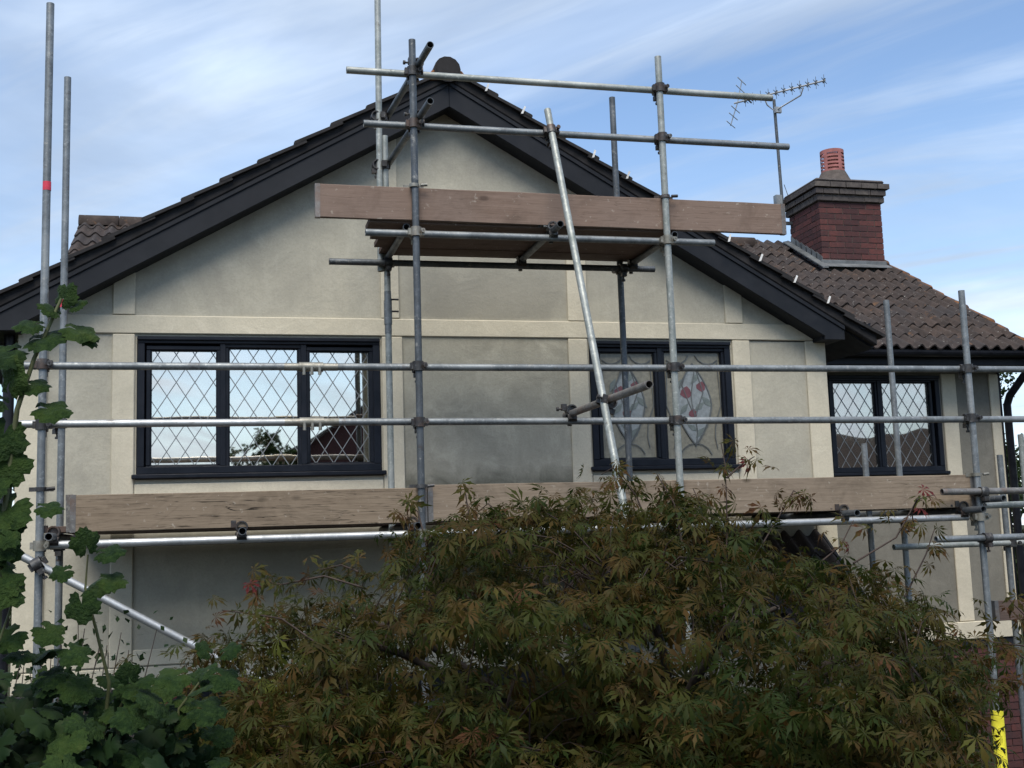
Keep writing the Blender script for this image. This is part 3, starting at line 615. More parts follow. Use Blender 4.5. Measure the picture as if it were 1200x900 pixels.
# ---- chimney, brick by brick
CX0, CX1, CY0, CY1, CZ0, CZ1 = 7.55, 8.44, 13.25, 14.05, 3.15, 4.165
core = MB().box(CX0+0.006, CX1-0.006, CY0+0.006, CY1-0.006, CZ0, CZ1); core.box(CX0-0.03, CX1+0.03, CY0-0.03, CY1+0.03, CZ1+0.004, 4.40)
chim = hp(core, 'chimney', MAT['mortar'])
bmesh_cache = {}
def brick(lx, ly, mat):
    key = (round(lx, 3), round(ly, 3), mat)
    if key not in bmesh_cache:
        bmesh_cache[key] = MB().box(-lx/2, lx/2, -ly/2, ly/2, 0, 0.065).mesh('brick', MAT[mat])
    return bmesh_cache[key]
def course(x0, x1, y0, y1, z, odd, fm, parent=None, faces='fl'):
    parent = parent or chim; j = 0.01; P = 0.225
    def run(a, b, start):
        c = a-start; out = []
        while c < b-0.001:
            s, e = max(c, a), min(c+P-j, b)
            if e-s > 0.03: out.append((s, e))
            c += P
        return out
    if 'f' in faces:
        for s, e in run(x0, x1, 0.1125 if odd else 0):
            edge = s < x0+0.2 or e > x1-0.12
            himsh('brick', brick(round(e-s, 3), 0.1, fm(edge)), ((s+e)/2, y0+0.05+random.uniform(-.0025, .0025), z), (0, 0, 0), parent)
    if 'l' in faces:
        for s, e in run(y0+0.11, y1, 0 if odd else 0.1125):
            himsh('brick', brick(0.1, round(e-s, 3), fm(True)), (x0+0.05+random.uniform(-.0025, .0025), (s+e)/2, z), (0, 0, 0), parent)
    if 'r' in faces:
        for s, e in run(y0+0.11, y1, 0 if odd else 0.1125):
            himsh('brick', brick(0.1, round(e-s, 3), fm(True)), (x1-0.05, (s+e)/2, z), (0, 0, 0), parent)
for i in range(13): course(CX0, CX1, CY0, CY1, 3.19+0.075*i, i % 2, lambda edge: 'brick' if edge and random.random() < .75 else 'brick_dark', None, 'flr')
for i, ov in enumerate((0.035, 0.065, 0.09)): course(CX0-ov, CX1+ov, CY0-ov, CY1+ov, CZ1+0.01+0.083*i, i % 2, lambda e: 'brick_grey', None, 'flr')
hp(MB().box(CX0-0.05, CX1+0.05, CY0-0.05, CY1+0.05, CZ1+0.255, CZ1+0.30), 'chimney_cap', MAT['brick_grey'], 0.02, chim)
pcx, pcy = 8.0, 13.62
fl = MB(); fl.cyl((pcx, pcy, CZ1+0.29), (pcx, pcy, 4.67), 0.27, 0.165, 20); hp(fl, 'flaunching', MAT['mortar'], 0, chim)
# slotted terracotta pot
pot = MB(); R = 0.155; nz, na = 13, 40; z0, z1 = 4.65, 4.97
slot = lambda i, k: (i in (2, 4, 6, 8, 10)) and (k % 8) < 6
ringp = lambda r, z: [(pcx+r*math.cos(2*math.pi*k/na), pcy+r*math.sin(2*math.pi*k/na), z) for k in range(na)]
for i in range(nz):
    za, zb2 = z0+(z1-z0)*i/nz, z0+(z1-z0)*(i+1)/nz
    for r, fl_ in ((R, False), (R-0.018, True)):
        vs = ringp(r, za)+ringp(r, zb2)
        fs = [(k, (k+1) % na, (k+1) % na+na, k+na) for k in range(na) if not slot(i, k)]
        pot.add(vs, [f[::-1] for f in fs] if fl_ else fs, True)
pot.add(ringp(R, z1)+ringp(R-0.018, z1), [(k, (k+1) % na, (k+1) % na+na, k+na) for k in range(na)])
pot.cyl((pcx, pcy, 4.63), (pcx, pcy, 4.93), 0.105, None, 16)
hp(pot, 'chimney_pot', MAT['terracotta'], 0, chim)
# flashing: front apron and stepped side
za = top(CY0)
hp(MB().box(CX0-0.02, CX1+0.02, CY0-0.012, CY0+0.004, za-0.06, za+0.085), 'lead_apron', MAT['flash'], 0.004, chim)
ap = MB(); p = [(CY0-0.013, top(CY0-0.013)+0.045), (CY0-0.13, top(CY0-0.13)+0.05), (CY0-0.13, top(CY0-0.13)+0.043), (CY0-0.013, top(CY0-0.013)+0.038)]; hp(xprism(ap, p, CX0-0.06, CX1+0.02), 'lead_skirt', MAT['flash'], 0, chim)
for i in range(6):
    yy = CY0+0.13*i; zt = top(yy)
    s = MB(); s.add([(CX0-0.01, yy-0.02, zt-0.05), (CX0-0.01, yy+0.15, zt-0.05+0.087), (CX0-0.01, yy+0.13, zt+0.22), (CX0-0.01, yy-0.01, zt+0.12), (CX0-0.004, yy-0.02, zt-0.05), (CX0-0.004, yy+0.15, zt+0.037), (CX0-0.004, yy+0.13, zt+0.22), (CX0-0.004, yy-0.01, zt+0.12)],
      [(0, 1, 2, 3), (7, 6, 5, 4), (0, 4, 5, 1), (1, 5, 6, 2), (2, 6, 7, 3), (3, 7, 4, 0)])
    hp(s, 'lead_step', MAT['flash'], 0, chim)
s = MB(); p0, p1 = CY0-0.15, 14.1; s.add([(CX0-0.09, p0, top(p0)+0.045), (CX0-0.008, p0, top(p0)+0.06), (CX0-0.008, p1, top(p1)+0.06), (CX0-0.09, p1, top(p1)+0.045), (CX0-0.09, p0, top(p0)+0.03), (CX0-0.008, p0, top(p0)+0.03), (CX0-0.008, p1, top(p1)+0.03), (CX0-0.09, p1, top(p1)+0.03)],
  [(0, 1, 2, 3), (7, 6, 5, 4), (4, 5, 1, 0), (5, 6, 2, 1), (6, 7, 3, 2), (7, 4, 0, 3)]); hp(s, 'lead_soaker', MAT['flash'], 0, chim)
# brickwork of the wing's ground floor where it shows beside the bush
for i in range(22): course(7.0, WX, YG+0.005, YG+0.2, -1.375-0.075*i, i % 2, lambda e: 'brick' if random.random() < .4 else 'brick_dark', lowwall, 'f')

# ------------------------------------------------------------------ aerial
mx, my = 7.44, 14.0
aer = empty('television_aerial', 'silver television aerial on a thin mast clamped to the brick chimney', 'aerial', (mx, my, 3.95))
AO = Vector(aer.location)
def ap_(mb, name, mat): o = mb.obj(name, mat, aer); o.location = -AO; return o
mtop = Vector((mx-0.035, my, 5.80)); ap_(MB().cyl((mx, my, 3.95), mtop, 0.021, None, 10), 'mast', MAT['tube_dark'])
bl, br = Vector((6.92, 14.22, 5.80)), Vector((7.82, 13.34, 5.84)); bd = (br-bl).normalized(); hv = Vector((0, 0, 1)); sv = bd.cross(hv).normalized()
ap_(MB().cyl(bl, br, 0.012, None, 8), 'boom', MAT['tube_bright'])
cr = MB(); cr.path([bl+bd*0.42-hv*0.02, bl+bd*0.46-hv*0.14, mtop-hv*0.16, bl+bd*0.92-hv*0.12, bl+bd*0.96-hv*0.02], 0.010, 8); ap_(cr, 'cradle', MAT['tube_bright'])
for i in range(11):
    c = bl+bd*(0.16+i*0.108); e = MB(); e.cyl(c-sv*0.12, c+sv*0.12, 0.0045, None, 6); e.cyl(c-hv*0.030-bd*0.01, c+hv*0.030+bd*0.01, 0.014, None, 6); e.cyl(c-hv*0.085, c+hv*0.085, 0.0035, None, 6); ap_(e, 'director', MAT['tube_dark'])
for s_ in (1, -1):
    e = MB(); a = bl+bd*0.05; b = a+(hv*s_*0.30-bd*-0.10*s_-bd*0.02)
    e.cyl(a, b, 0.007, None, 6); 
    for t in (0.3, 0.6, 0.95): c = a.lerp(b, t); e.cyl(c-sv*0.17, c+sv*0.17, 0.006, None, 6)
    ap_(e, 'reflector', MAT['tube_bright'])
ap_(MB().cyl(bl+bd*0.2-sv*0.13, bl+bd*0.2+sv*0.13, 0.011, None, 8), 'dipole', MAT['coupler'])
ap_(MB().box(mx-0.05, mx+0.04, my-0.06, my-0.02, 5.60, 5.68), 'mast_clamp', MAT['tube_bright'])
ap_(MB().box(mx-0.12, mx-0.03, my-0.05, my+0.03, 4.32, 4.45), 'cable_box', MAT['tube'])
cb = MB(); cb.path([(mx+0.02, my-0.03, 4.6), (mx+0.06, my-0.04, 4.45), (mx+0.05, my-0.04, 4.34), (mx+0.01, my-0.03, 4.25)], 0.005, 6); ap_(cb, 'cable', MAT['coupler'])
ap_(MB().box(mx-0.01, CX0-0.001, my-0.03, my+0.01, 4.05, 4.09), 'wall_bracket', MAT['tube_dark'])

# ------------------------------------------------------------------ scaffold
YS, YBK = 7.6, 8.55
scf = empty('scaffold', 'galvanised tube scaffold with clamped rails and poles in front of the gable', 'scaffold', (2, 8, -3.0))
SO = Vector(scf.location)
def sp(mb, name, mat, label=None):
    o = mb.obj(name, mat, scf); o.location = -SO
    if label: o['label'] = label
    return o
TR = 0.0242
def tube(name, a, b, mat='tube', label=None, r=TR): return sp(MB().pipe(a, b, r), name, MAT[mat], label)
def sub_at(mb, name, mat, par): o = mb.obj(name, mat, par); return o
st1 = tube('standard', (-1.005, YS, -2.98), (-1.0, YS, 3.47), 'tube'); 
for z in (2.27,): sub_at(MB().cyl((-1.0, YS, z-0.028), (-1.0, YS, z+0.028), TR+0.0012, None, 16, False), 'paint_band', MAT['red_tape'], st1)
tube('standard', (1.315, YS, -2.98), (1.325, YS, 3.405), 'tube_dark'); tube('standard', (3.13, YS, -2.98), (3.12, YS, 3.415), 'tube_pale')
st4 = tube('standard', (5.475, YS, -2.98), (5.47, YS, 1.74), 'tube'); sub_at(MB().pipe((5.4745, YS, -2.0), (5.4735, YS, -1.34), 0.045, 0.018, 16, 0.02), 'foam_sleeve', MAT['yellow'], st4)
sb1 = tube('standard', (-1.0, YBK, -2.98), (-1.0, YBK, 3.36), 'tube'); sub_at(MB().cyl((-1.0, YBK, 1.69), (-1.0, YBK, 1.745), TR+0.0012, None, 16, False), 'paint_band', MAT['red_tape'], sb1)
tube('standard', (1.265, YBK, -2.98), (1.265, YBK, 3.05), 'tube_pale'); tube('standard', (1.215, YBK-0.01, 2.0), (1.235, YBK, 5.0), 'tube_pale')
sp(MB().pipe((1.265, YBK, 1.60), (1.265, YBK, 1.78), TR+0.006, 0.004), 'joint_sleeve', MAT['tube'])
for z in (1.70, 1.79): sp(MB().cyl((1.28, YBK, z), (1.345, YBK, z), 0.007, None, 6), 'joint_bolt', MAT['coupler'])
tube('standard', (3.11, YBK, -2.98), (3.10, YBK, 3.47), 'tube_dark'); tube('standard', (5.445, YBK, -2.98), (5.43, YBK, 1.86), 'tube')
tube('standard', (5.14, YBK, -2.98), (5.13, YBK, 0.67), 'tube'); tube('standard', (6.41, YBK, -2.98), (6.39, YBK, 0.56), 'tube'); tube('standard', (6.62, YBK, -2.98), (6.61, YBK, 0.73), 'tube_pale')
YR = YS+0.05
tube('guard_rail', (-1.14, YR, 1.145), (6.9, YR, 1.15), 'tube'); tube('guard_rail', (0.66, YR-0.001, 0.785), (6.9, YR, 0.765), 'tube'); tube('guard_rail', (-1.14, YR, 0.785), (0.655, YR, 0.785), 'tube_bright')
tube('guard_rail', (0.88, YR, 3.18), (4.03, YR, 3.18), 'tube_pale'); tube('guard_rail', (0.99, YR, 2.81), (4.14, YR, 2.81), 'tube')
for z in (1.145, 0.785): sp(MB().pipe((0.545, YR-0.001, z), (0.70, YR-0.001, z), TR+0.007, 0.006), 'sleeve_coupler', MAT['sleeve'])
for z in (1.145, 0.785):
    for x in (0.575, 0.625, 0.675): sp(MB().cyl((x, YR-0.03, z-0.055), (x, YR-0.03, z-0.005), 0.011, None, 6), 'coupler_bolt', MAT['sleeve'])
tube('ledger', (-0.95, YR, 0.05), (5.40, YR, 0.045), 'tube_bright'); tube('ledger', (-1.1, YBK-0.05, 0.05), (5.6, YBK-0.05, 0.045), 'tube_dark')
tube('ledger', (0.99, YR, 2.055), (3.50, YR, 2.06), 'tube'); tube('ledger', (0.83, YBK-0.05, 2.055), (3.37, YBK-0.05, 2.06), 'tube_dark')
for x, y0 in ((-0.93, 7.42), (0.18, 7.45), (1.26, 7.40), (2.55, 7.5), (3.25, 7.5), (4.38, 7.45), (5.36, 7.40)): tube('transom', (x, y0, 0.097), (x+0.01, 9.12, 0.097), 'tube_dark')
for x, y0 in ((1.30, 7.66), (2.29, 7.45), (3.19, 7.62)): tube('transom', (x-0.03 if x < 2 else x, y0, 2.104), (x-0.03 if x < 2 else x, 8.66, 2.104), 'tube_dark')
tube('transom', (1.385, 7.25, 3.225), (1.30, 8.68, 3.235), 'tube_dark'); tube('transom', (1.385, 7.30, 2.86), (1.30, 8.68, 2.86), 'tube_dark')
tube('transom', (2.375, 6.15, 0.83), (2.375, 7.78, 0.83), 'tube_rust', 'short tube poking out towards the garden')
dr = (Vector((2.335, 6.83, 0.80))-Vector((2.29, 7.575, 2.80))); ra = Vector((2.29, 7.575, 2.80))
tube('raking_prop', ra-dr*0.09, ra+dr*1.63, 'tube_pale', 'pale tube leaning outwards from the upper rail')
bd0, bd1 = Vector((-1.206, 7.545, 0.055)), Vector((0.209, 7.545, -0.765)); tube('diagonal_brace', bd0-(bd1-bd0)*0.35, bd0+(bd1-bd0)*2.6, 'tube_bright', 'bright tube slanting down behind the bushes')
tube('ledger', (5.13, YS-0.055, 0.232), (7.4, YS-0.055, 0.215), 'tube_rust'); tube('ledger', (5.05, YS-0.055, -0.107), (7.4, YS-0.055, -0.115), 'tube'); tube('ledger', (5.53, YS+0.05, 0.128), (7.4, YS+0.05, 0.128), 'tube_pale'); tube('ledger', (5.3, YBK-0.05, -0.17), (7.4, YBK-0.05, -0.17), 'tube_pale')
tube('transom', (5.52, 7.38, 0.17), (5.40, 8.7, 0.17), 'tube_dark')
# couplers: two clamped bands set square to each other, flap bolts and nuts
def coupler_mesh(right=True):
    m = MB()
    m.pipe((0, 0, -0.026), (0, 0, 0.026), TR+0.0085, 0.008, 12, 0.02)
    if right: m.pipe((-0.026, 0.05, 0), (0.026, 0.05, 0), TR+0.0085, 0.008, 12, 0.02)
    m.box(-0.022, 0.022, 0.018, 0.036, -0.024, 0.024)
    for s_, a, b in ((1, (0.038, -0.045, 0.0), (0.038, 0.03, 0.0)), (-1, (0.0, 0.055, -0.085), (0.0, 0.055, -0.02))):
        m.cyl(a, b, 0.0065, None, 6); m.cyl(a, Vector(a).lerp(Vector(b), 0.2), 0.013, None, 6)
    m.box(0.022, 0.05, -0.014, 0.022, -0.02, 0.02); m.box(-0.047, -0.026, -0.01, 0.02, -0.018, 0.018)
    m.box(-0.017, 0.017, 0.046, 0.085, -0.055, -0.028)
    return m.mesh('coupler', MAT['coupler'])
CM = coupler_mesh(); CM2 = CM.copy(); CM2.materials.clear(); CM2.materials.append(MAT['sleeve'])
def coupler(x, y, z, rot=(0, 0, 0), bright=False):
    r = (rot[0], rot[1], rot[2]); return inst('coupler', CM2 if bright else CM, scf, Vector((x, y, z))-SO, r, (1.12, 1.12, 1.2))
for x in (-1.003, 1.318, 3.128, 5.472):
    coupler(x, YS, 1.147); coupler(x, YS, 0.775)
for x in (1.323, 3.123): coupler(x, YS, 3.18); coupler(x, YS, 2.81); coupler(x, YS, 2.057, (0, 0, 0), True)
for x in (-1.003, 1.317, 5.474): coupler(x, YS, 0.047, (0, 0, 0), True)
for x in (1.265, 3.105): coupler(x, YBK, 2.057, (0, 0, RAD(180)))
for x in (-1.0, 1.265, 3.11, 5.44): coupler(x, YBK, 0.047, (0, 0, RAD(180)))
coupler(1.255, YBK, 3.20, (0, 0, RAD(90))); coupler(1.258, YBK, 2.82, (0, 0, RAD(90)))
for x, z in ((1.37, 3.20), (1.37, 2.83), (2.29, 2.08), (2.375, 0.80), (0.18, 0.072), (1.26, 0.072), (4.38, 0.072), (-0.93, 0.072), (5.36, 0.072)): coupler(x, YR+0.0, z, (RAD(90), 0, RAD(90)))
for x in (2.29, 3.19): coupler(x, YBK-0.05, 2.08, (RAD(90), 0, RAD(90)))
coupler(2.29, 7.585, 2.81, (RAD(-20), 0, 0)); coupler(2.335, 6.86, 0.83, (RAD(-20), 0, RAD(-90))); coupler(-1.003, YS-0.02, -0.06, (RAD(0), RAD(30), RAD(180)))
for z in (0.225, -0.11): coupler(5.473, YS, z, (0, 0, RAD(180)))
coupler(6.40, YBK-0.05, -0.17); coupler(5.0+0.45, YBK, 0.225)
coupler(-1.0, YBK, 0.88, (0, 0, 0.6))
# board clips hooked over the toe boards
for x, z, m in ((1.318, 2.375, 'sleeve'), (5.472, 0.355, 'sleeve'), (-1.003, 0.385, 'coupler'), (1.318, 0.355, 'coupler'), (3.123, 2.372, 'coupler')):
    c = MB(); c.pipe((x, YS, z-0.012), (x, YS, z+0.012), TR+0.009, 0.008, 12, 0.01); c.box(x-0.07, x+0.07, YS+0.034, YS+0.04, z-0.012, z+0.014); c.box(x-0.07, x+0.07, YS+0.0405, YS+0.085, z-0.006, z-0.001); c.cyl((x+0.04, YS-0.02, z), (x+0.085, YS-0.02, z+0.004), 0.011, None, 6)
    sp(c, 'board_clip', MAT[m])

# ------------------------------------------------------------------ scaffold boards
def board(a, b, wdir, wd, tdir, th, mat, label, group=None, hoop=True):
    a, b = Vector(a), Vector(b); d = (b-a); ln = d.length; d.normalize(); wv = Vector(wdir).normalized(); tv = Vector(tdir).normalized()
    mb = MB(); nseg = 10; vs = []; bow = random.uniform(-.006, .006)
    for i in range(nseg+1):
        t = i/nseg; s = math.sin(math.pi*t)*bow
        for p, q in ((0, 0), (wd, 0), (wd, th), (0, th)):
            vs.append((ln*t, p+random.uniform(-.0015, .0015), q+s))
    fs = [(4*i+k, 4*i+(k+1) % 4, 4*i+4+(k+1) % 4, 4*i+4+k) for i in range(nseg) for k in range(4)]+[(3, 2, 1, 0), tuple(4*nseg+k for k in range(4))]
    m3 = Matrix((d, wv, tv)).transposed()
    if m3.determinant() > 0: fs = [f[::-1] for f in fs]
    mb.add(vs, fs)
    root = mb.obj('scaffold_board', MAT[mat], None, 0.003)
    root.matrix_world = Matrix.Translation(a) @ m3.to_4x4() if m3.determinant() > 0 else Matrix.Translation(a) @ m3.to_4x4()
    tag(root, label, 'board', group)
    if hoop:
        for x in (0.0, ln-0.03):
            h = MB(); q = 0.0016; h.box(x-q, x+0.03+q, -q, wd+q, -q, th+q); h.obj('end_band', MAT['tube_rust'], root)
    return root
Zv, Yv = (0, 0, 1), (0, 1, 0)
board((0.66, YS+0.03, 2.145), (4.07, YS+0.03, 2.135), Zv, 0.226, Yv, 0.038, 'wood_red', 'long reddish plank on edge along the upper platform')
board((-0.835, YS+0.03, 0.122), (1.36, YS+0.03, 0.122), Zv, 0.225, Yv, 0.038, 'wood_split', 'split tan plank on edge along the lower platform, left of the dark pole')
board((1.37, YS+0.03, 0.125), (5.47, YS+0.034, 0.11), Zv, 0.238, Yv, 0.038, 'wood_tan', 'tan plank on edge along the lower platform, behind the maple tips')
board((-0.86, YS+0.07, 0.125), (-0.90, 8.5, 0.125), Zv, 0.225, (1, 0, 0), 0.038, 'wood_dark', 'short brown plank on edge closing the lower platform end')
board((3.4, YBK-0.10, 0.165), (6.05, YBK-0.10, 0.16), Zv, 0.225, Yv, 0.038, 'wood_tan', 'rear plank on edge at the wall side of the lower platform')
for i, yb in enumerate((7.71, 7.94, 8.17, 8.58, 8.81, 9.04)):  # narrow last row is unseen, added to stop light leaking onto the wall
    for x0, x1 in ((-0.94, 2.3), (2.32, 5.5)):
        if i > 2 and x1 > 5: x1 = 5.0
        board((x0+random.uniform(-.02, .02), yb, 0.124), (x1, yb, 0.124), Yv, 0.225 if i < 5 else 0.12, Zv, 0.038, 'wood_dark', 'dark deck plank laid flat on the lower platform' if i < 5 else 'narrow unseen deck strip added beside the house wall to block light', 'deck planks of the lower platform', False)
for i in range(4):
    board((1.02+0.06*i, 7.66+i*0.228, 2.129), (3.22, 7.66+i*0.228, 2.129), Yv, 0.222, Zv, 0.038, 'wood_dark', 'dark deck plank laid flat on the upper platform', 'deck planks of the upper platform', False)
board((5.75, 7.9, -0.74), (7.6, 7.9, -0.74), Zv, 0.15, Yv, 0.038, 'wood_dark', 'brown plank on edge beside the yellow sleeved pole')

# ------------------------------------------------------------------ leaves
def basis(d, nrm):
    d = d/np.linalg.norm(d, axis=1, keepdims=True); x = np.cross(d, nrm); x /= np.linalg.norm(x, axis=1, keepdims=True)+1e-9
    z = np.cross(x, d); return np.stack([x, d, z], axis=2)      # columns
def leaf_cloud(name, tmpls, pos, dirs, nrms, size, mat, parent, kind=True):
    B = basis(dirs, nrms); V = []; F = []; off = 0
    pick = rng.integers(0, len(tmpls), len(pos))
    for k, (tv, tf) in enumerate(tmpls):
        idx = np.where(pick == k)[0]
        if len(idx) == 0: continue
        v = np.einsum('nij,mj->nmi', B[idx], tv)*size[idx, None, None]+pos[idx, None, :]
        f = tf[None]+(np.arange(len(idx))*len(tv))[:, None, None]+off
        V.append(v.reshape(-1, 3)); F.append(f.reshape(-1, 3)); off += len(idx)*len(tv)
    V = np.concatenate(V).astype(np.float32); F = np.concatenate(F).astype(np.int32)
    me = bpy.data.meshes.new(name); me.vertices.add(len(V)); me.vertices.foreach_set('co', V.ravel())
    me.loops.add(F.size); me.loops.foreach_set('vertex_index', F.ravel()); me.polygons.add(len(F)); me.polygons.foreach_set('loop_start', np.arange(0, F.size, 3, dtype=np.int32)); me.update(calc_edges=True)
    me.materials.append(mat); o = bpy.data.objects.new(name, me); link(o, parent)
    if kind: o['kind'] = 'stuff'
    return o
def maple_leaf(seed, lobes=9, slim=0.075):
    r = np.random.default_rng(seed); v = [(0, 0, 0)]; f = []
    for i in range(lobes):
        a = RAD(-125+250*i/(lobes-1))+r.uniform(-.10, .10); ln = (1.0-0.55*abs(i-(lobes-1)/2)/((lobes-1)/2))*r.uniform(.82, 1.12)
        d = np.array([math.sin(a), math.cos(a)]); s = np.array([d[1], -d[0]]); dr = r.uniform(.40, .75); sw = r.uniform(-.12, .12)
        def pt(t, w_, lift): p = d*t*ln+s*(w_+sw*t*t)*ln; q = t*ln; return (p[0], p[1], lift-dr*q*q)
        b = len(v)
        v += [pt(0.38, slim*0.5, 0.02), pt(0.38, -slim*0.5, 0.02), pt(0.62, slim*1.3, 0.03), pt(0.62, -slim*1.3, 0.03), pt(0.70, slim*0.55, .01), pt(0.70, -slim*0.55, .01), pt(1.0, 0, 0)]
        f += [(0, b+1, b), (b, b+1, b+4), (b+1, b+5, b+4), (b, b+4, b+2), (b+1, b+3, b+5), (b+4, b+5, b+6)]
    return np.array(v), np.array(f)
def broad_leaf(seed):
    r = np.random.default_rng(seed); n = 34; ps = []
    for i in range(n):
        a = -math.pi*0.93+2*math.pi*0.93*i/(n-1); lob = 0.74+0.26*abs(math.cos(2.5*a))**0.7; rad = lob*(0.62+0.38*math.cos(a/2)**1.2)+0.05*(-1)**i+r.uniform(-.035, .035)
        ps.append((rad*math.sin(a), rad*math.cos(a)+0.30))
    v = [(0, 0.30, 0.0)]; mid = []
    for x, y in ps: mid.append((x*.55, 0.30+(y-.30)*.55, 0.045-0.10*((x*.55)**2)))
    out = [(x, y, -0.24*(x*x+0.8*(y-.3)**2)+0.07*math.cos(5*math.atan2(x, y-.3))+r.uniform(-.03, .03)) for x, y in ps]
    v += mid+out; f = []
    for i in range(n-1): f += [(0, 1+i+1, 1+i), (1+i, 1+i+1, 1+n+i), (1+i+1, 1+n+i+1, 1+n+i)]
    return np.array(v), np.array(f)
def tmpl_mesh(name, tm, mat, smooth=False):
    me = bpy.data.meshes.new(name); me.from_pydata([tuple(p) for p in tm[0]], [], [tuple(int(i) for i in q) for q in tm[1]]); me.materials.append(mat)
    if smooth: me.polygons.foreach_set('use_smooth', [True]*len(me.polygons))
    return me
def leaf_obj(me, pos, d, nrm, size, parent, base):
    B = basis(np.array([d], float), np.array([nrm], float))[0]
    o = bpy.data.objects.new('leaf', me); link(o, parent); o.location = Vector(pos)-base; o.rotation_euler = Matrix(B.tolist()).to_euler(); o.scale = (size,)*3; return o

# ---- Japanese maple in front of the house
ac = np.array([1.45, 4.30, -0.95]); arad = np.array([1.72, 1.25, 1.06])
acer = empty('maple_shrub', 'wide bronze and green Japanese maple with fine cut drooping leaves', 'shrub', (1.6, 4.45, -1.62)); AB = Vector(acer.location)
TM_A = [maple_leaf(s, nl_, sl) for s, nl_, sl in ((1, 9, .09), (2, 7, .115), (3, 9, .085), (4, 7, .12), (5, 9, .095))]
ns = 3000
u = rng.normal(size=(ns*3, 3)); u /= np.linalg.norm(u, axis=1, keepdims=True); u = u[(u[:, 2] > -0.35) & (u[:, 1] < 0.75)][:ns]
ns = len(u); lump = 1+0.07*np.sin(u[:, 0]*9+1.3)*np.cos(u[:, 2]*7)+0.05*np.sin(u[:, 1]*13+u[:, 0]*5)
rr = lump*(1-np.abs(rng.exponential(0.16, ns))*0.8); rr = np.clip(rr, 0.35, 1.06)
ush = u.copy(); ush[:, 2] *= 1-np.where(u[:, 0] > 0, 0.30, 0.18)*np.abs(u[:, 0])**1.2
spos = ac+ush*arad*rr[:, None]
cu = rng.normal(size=(900, 3)); cu /= np.linalg.norm(cu, axis=1, keepdims=True); cu = cu[(cu[:, 2] > -0.35) & (cu[:, 1] < 0.75)][:190]      # drooping tiers of foliage
ch = cu.copy(); ch[:, 2] *= 1-np.where(cu[:, 0] > 0, 0.30, 0.18)*np.abs(cu[:, 0])**1.2; cc = ac+ch*arad*rng.uniform(.86, 1.07, (len(cu), 1))
tier = np.where(rng.random(ns) < 0.66)[0]; ci = rng.integers(0, len(cu), len(tier)); off_ = rng.normal(size=(len(tier), 3))*np.array([.135, .135, .022]); off_[:, 2] -= 1.1*(off_[:, 0]**2+off_[:, 1]**2)
spos[tier] = cc[ci]+off_; u[tier] = cu[ci]; rr[tier] = 1.0
low_ = rng.random(ns) < 0.16; spos[low_] = np.array([0.35, 3.75, -1.05])+ush[low_]*np.array([0.62, 0.55, 0.62])*rr[low_][:, None]
limbs = MB(); base = Vector((1.6, 4.45, -1.65)); ends = []
limbs.path([base, base+Vector((0.03, 0, .3)), base+Vector((-.02, .02, .5))], 0.085, 10, 0.06)
crot = base+Vector((-.02, .02, .48))
lp = []
for i in range(20):
    th = 2*math.pi*i/20+random.uniform(-.15, .15); el = random.uniform(0.15, 1.2); d = np.array([math.cos(th)*math.cos(el), math.sin(th)*math.cos(el), math.sin(el)])
    e = Vector(ac+d*arad*0.86); mid = crot.lerp(e, 0.5)+Vector((random.uniform(-.1, .1), random.uniform(-.1, .1), 0.18)); pts = [crot, crot.lerp(mid, .5)+Vector((0, 0, .05)), mid, mid.lerp(e, .55)+Vector((random.uniform(-.06, .06), 0, .05)), e]
    limbs.path(pts, 0.030, 7, 0.008); lp += [pts[2], pts[3], pts[4], pts[2].lerp(pts[3], .5), pts[3].lerp(pts[4], .5)]
o = limbs.obj('trunk', MAT['bark'], acer); o.location = -AB
lpa = np.array([tuple(p) for p in lp]); keep = spos[:, 0] < 0.690*spos[:, 1]; spos, u, rr = spos[keep], u[keep], rr[keep]; ns = len(u)
LP, LD, LN, LS = [], [], [], []; tw = MB()
for i in range(ns):
    p = spos[i]; j = np.argmin(((lpa-p)**2).sum(1)+0.25*((lpa[:, 2]-p[2]) > 0)); a = lpa[j]
    if i % 3 == 0 and np.linalg.norm(p-a) < 0.45: tw.path([a, (a+p)/2+np.array([0, 0, .04]), p], 0.0035, 4, 0.0015)
    outw = u[i]*np.array([1, 1, 0.3]); outw /= np.linalg.norm(outw)+1e-6
    for q in range(rng.integers(5, 9)):
        off = rng.normal(size=3)*np.array([.062, .062, .030]); d = outw*0.55+rng.normal(size=3)*0.6+np.array([0, 0, -0.55]); n_ = np.array([0, -0.12, 0.95])+u[i]*0.5+rng.normal(size=3)*0.30
        LP.append(p+off); LD.append(d); LN.append(n_); LS.append(rng.uniform(0.032, 0.084))
for i in range(11500):      # shaded leaves deep inside the crown
    d = rng.normal(size=3); d /= np.linalg.norm(d); d[2] = abs(d[2])-0.5; p = ac+d*arad*rng.uniform(.30, .84)*np.array([1, 1, 1-0.35*abs(d[0])])
    if p[0] > 0.675*p[1]: continue
    LP.append(p); LD.append(rng.normal(size=3)); LN.append(np.array([0, -.5, .6])+rng.normal(size=3)*.4); LS.append(rng.uniform(.08, .13))
o = tw.obj('twigs', MAT['twig'], acer); o.location = -AB; o['kind'] = 'stuff'
for px_, py_ in [(x_, y_) for x_ in (715, 730, 745, 760, 790, 805) for y_ in (600, 618, 636, 654, 672, 690)]:      # upper sprays before the leaning tube
    c_ = np.array(at(px_, py_, 4.25))
    for q in range(7): LP.append(c_+rng.normal(size=3)*np.array([.05, .08, .035])); LD.append(rng.normal(size=3)*.6+np.array([0, -.1, -.5])); LN.append(np.array([0, -.35, .85])+rng.normal(size=3)*.3); LS.append(rng.uniform(.035, .08))
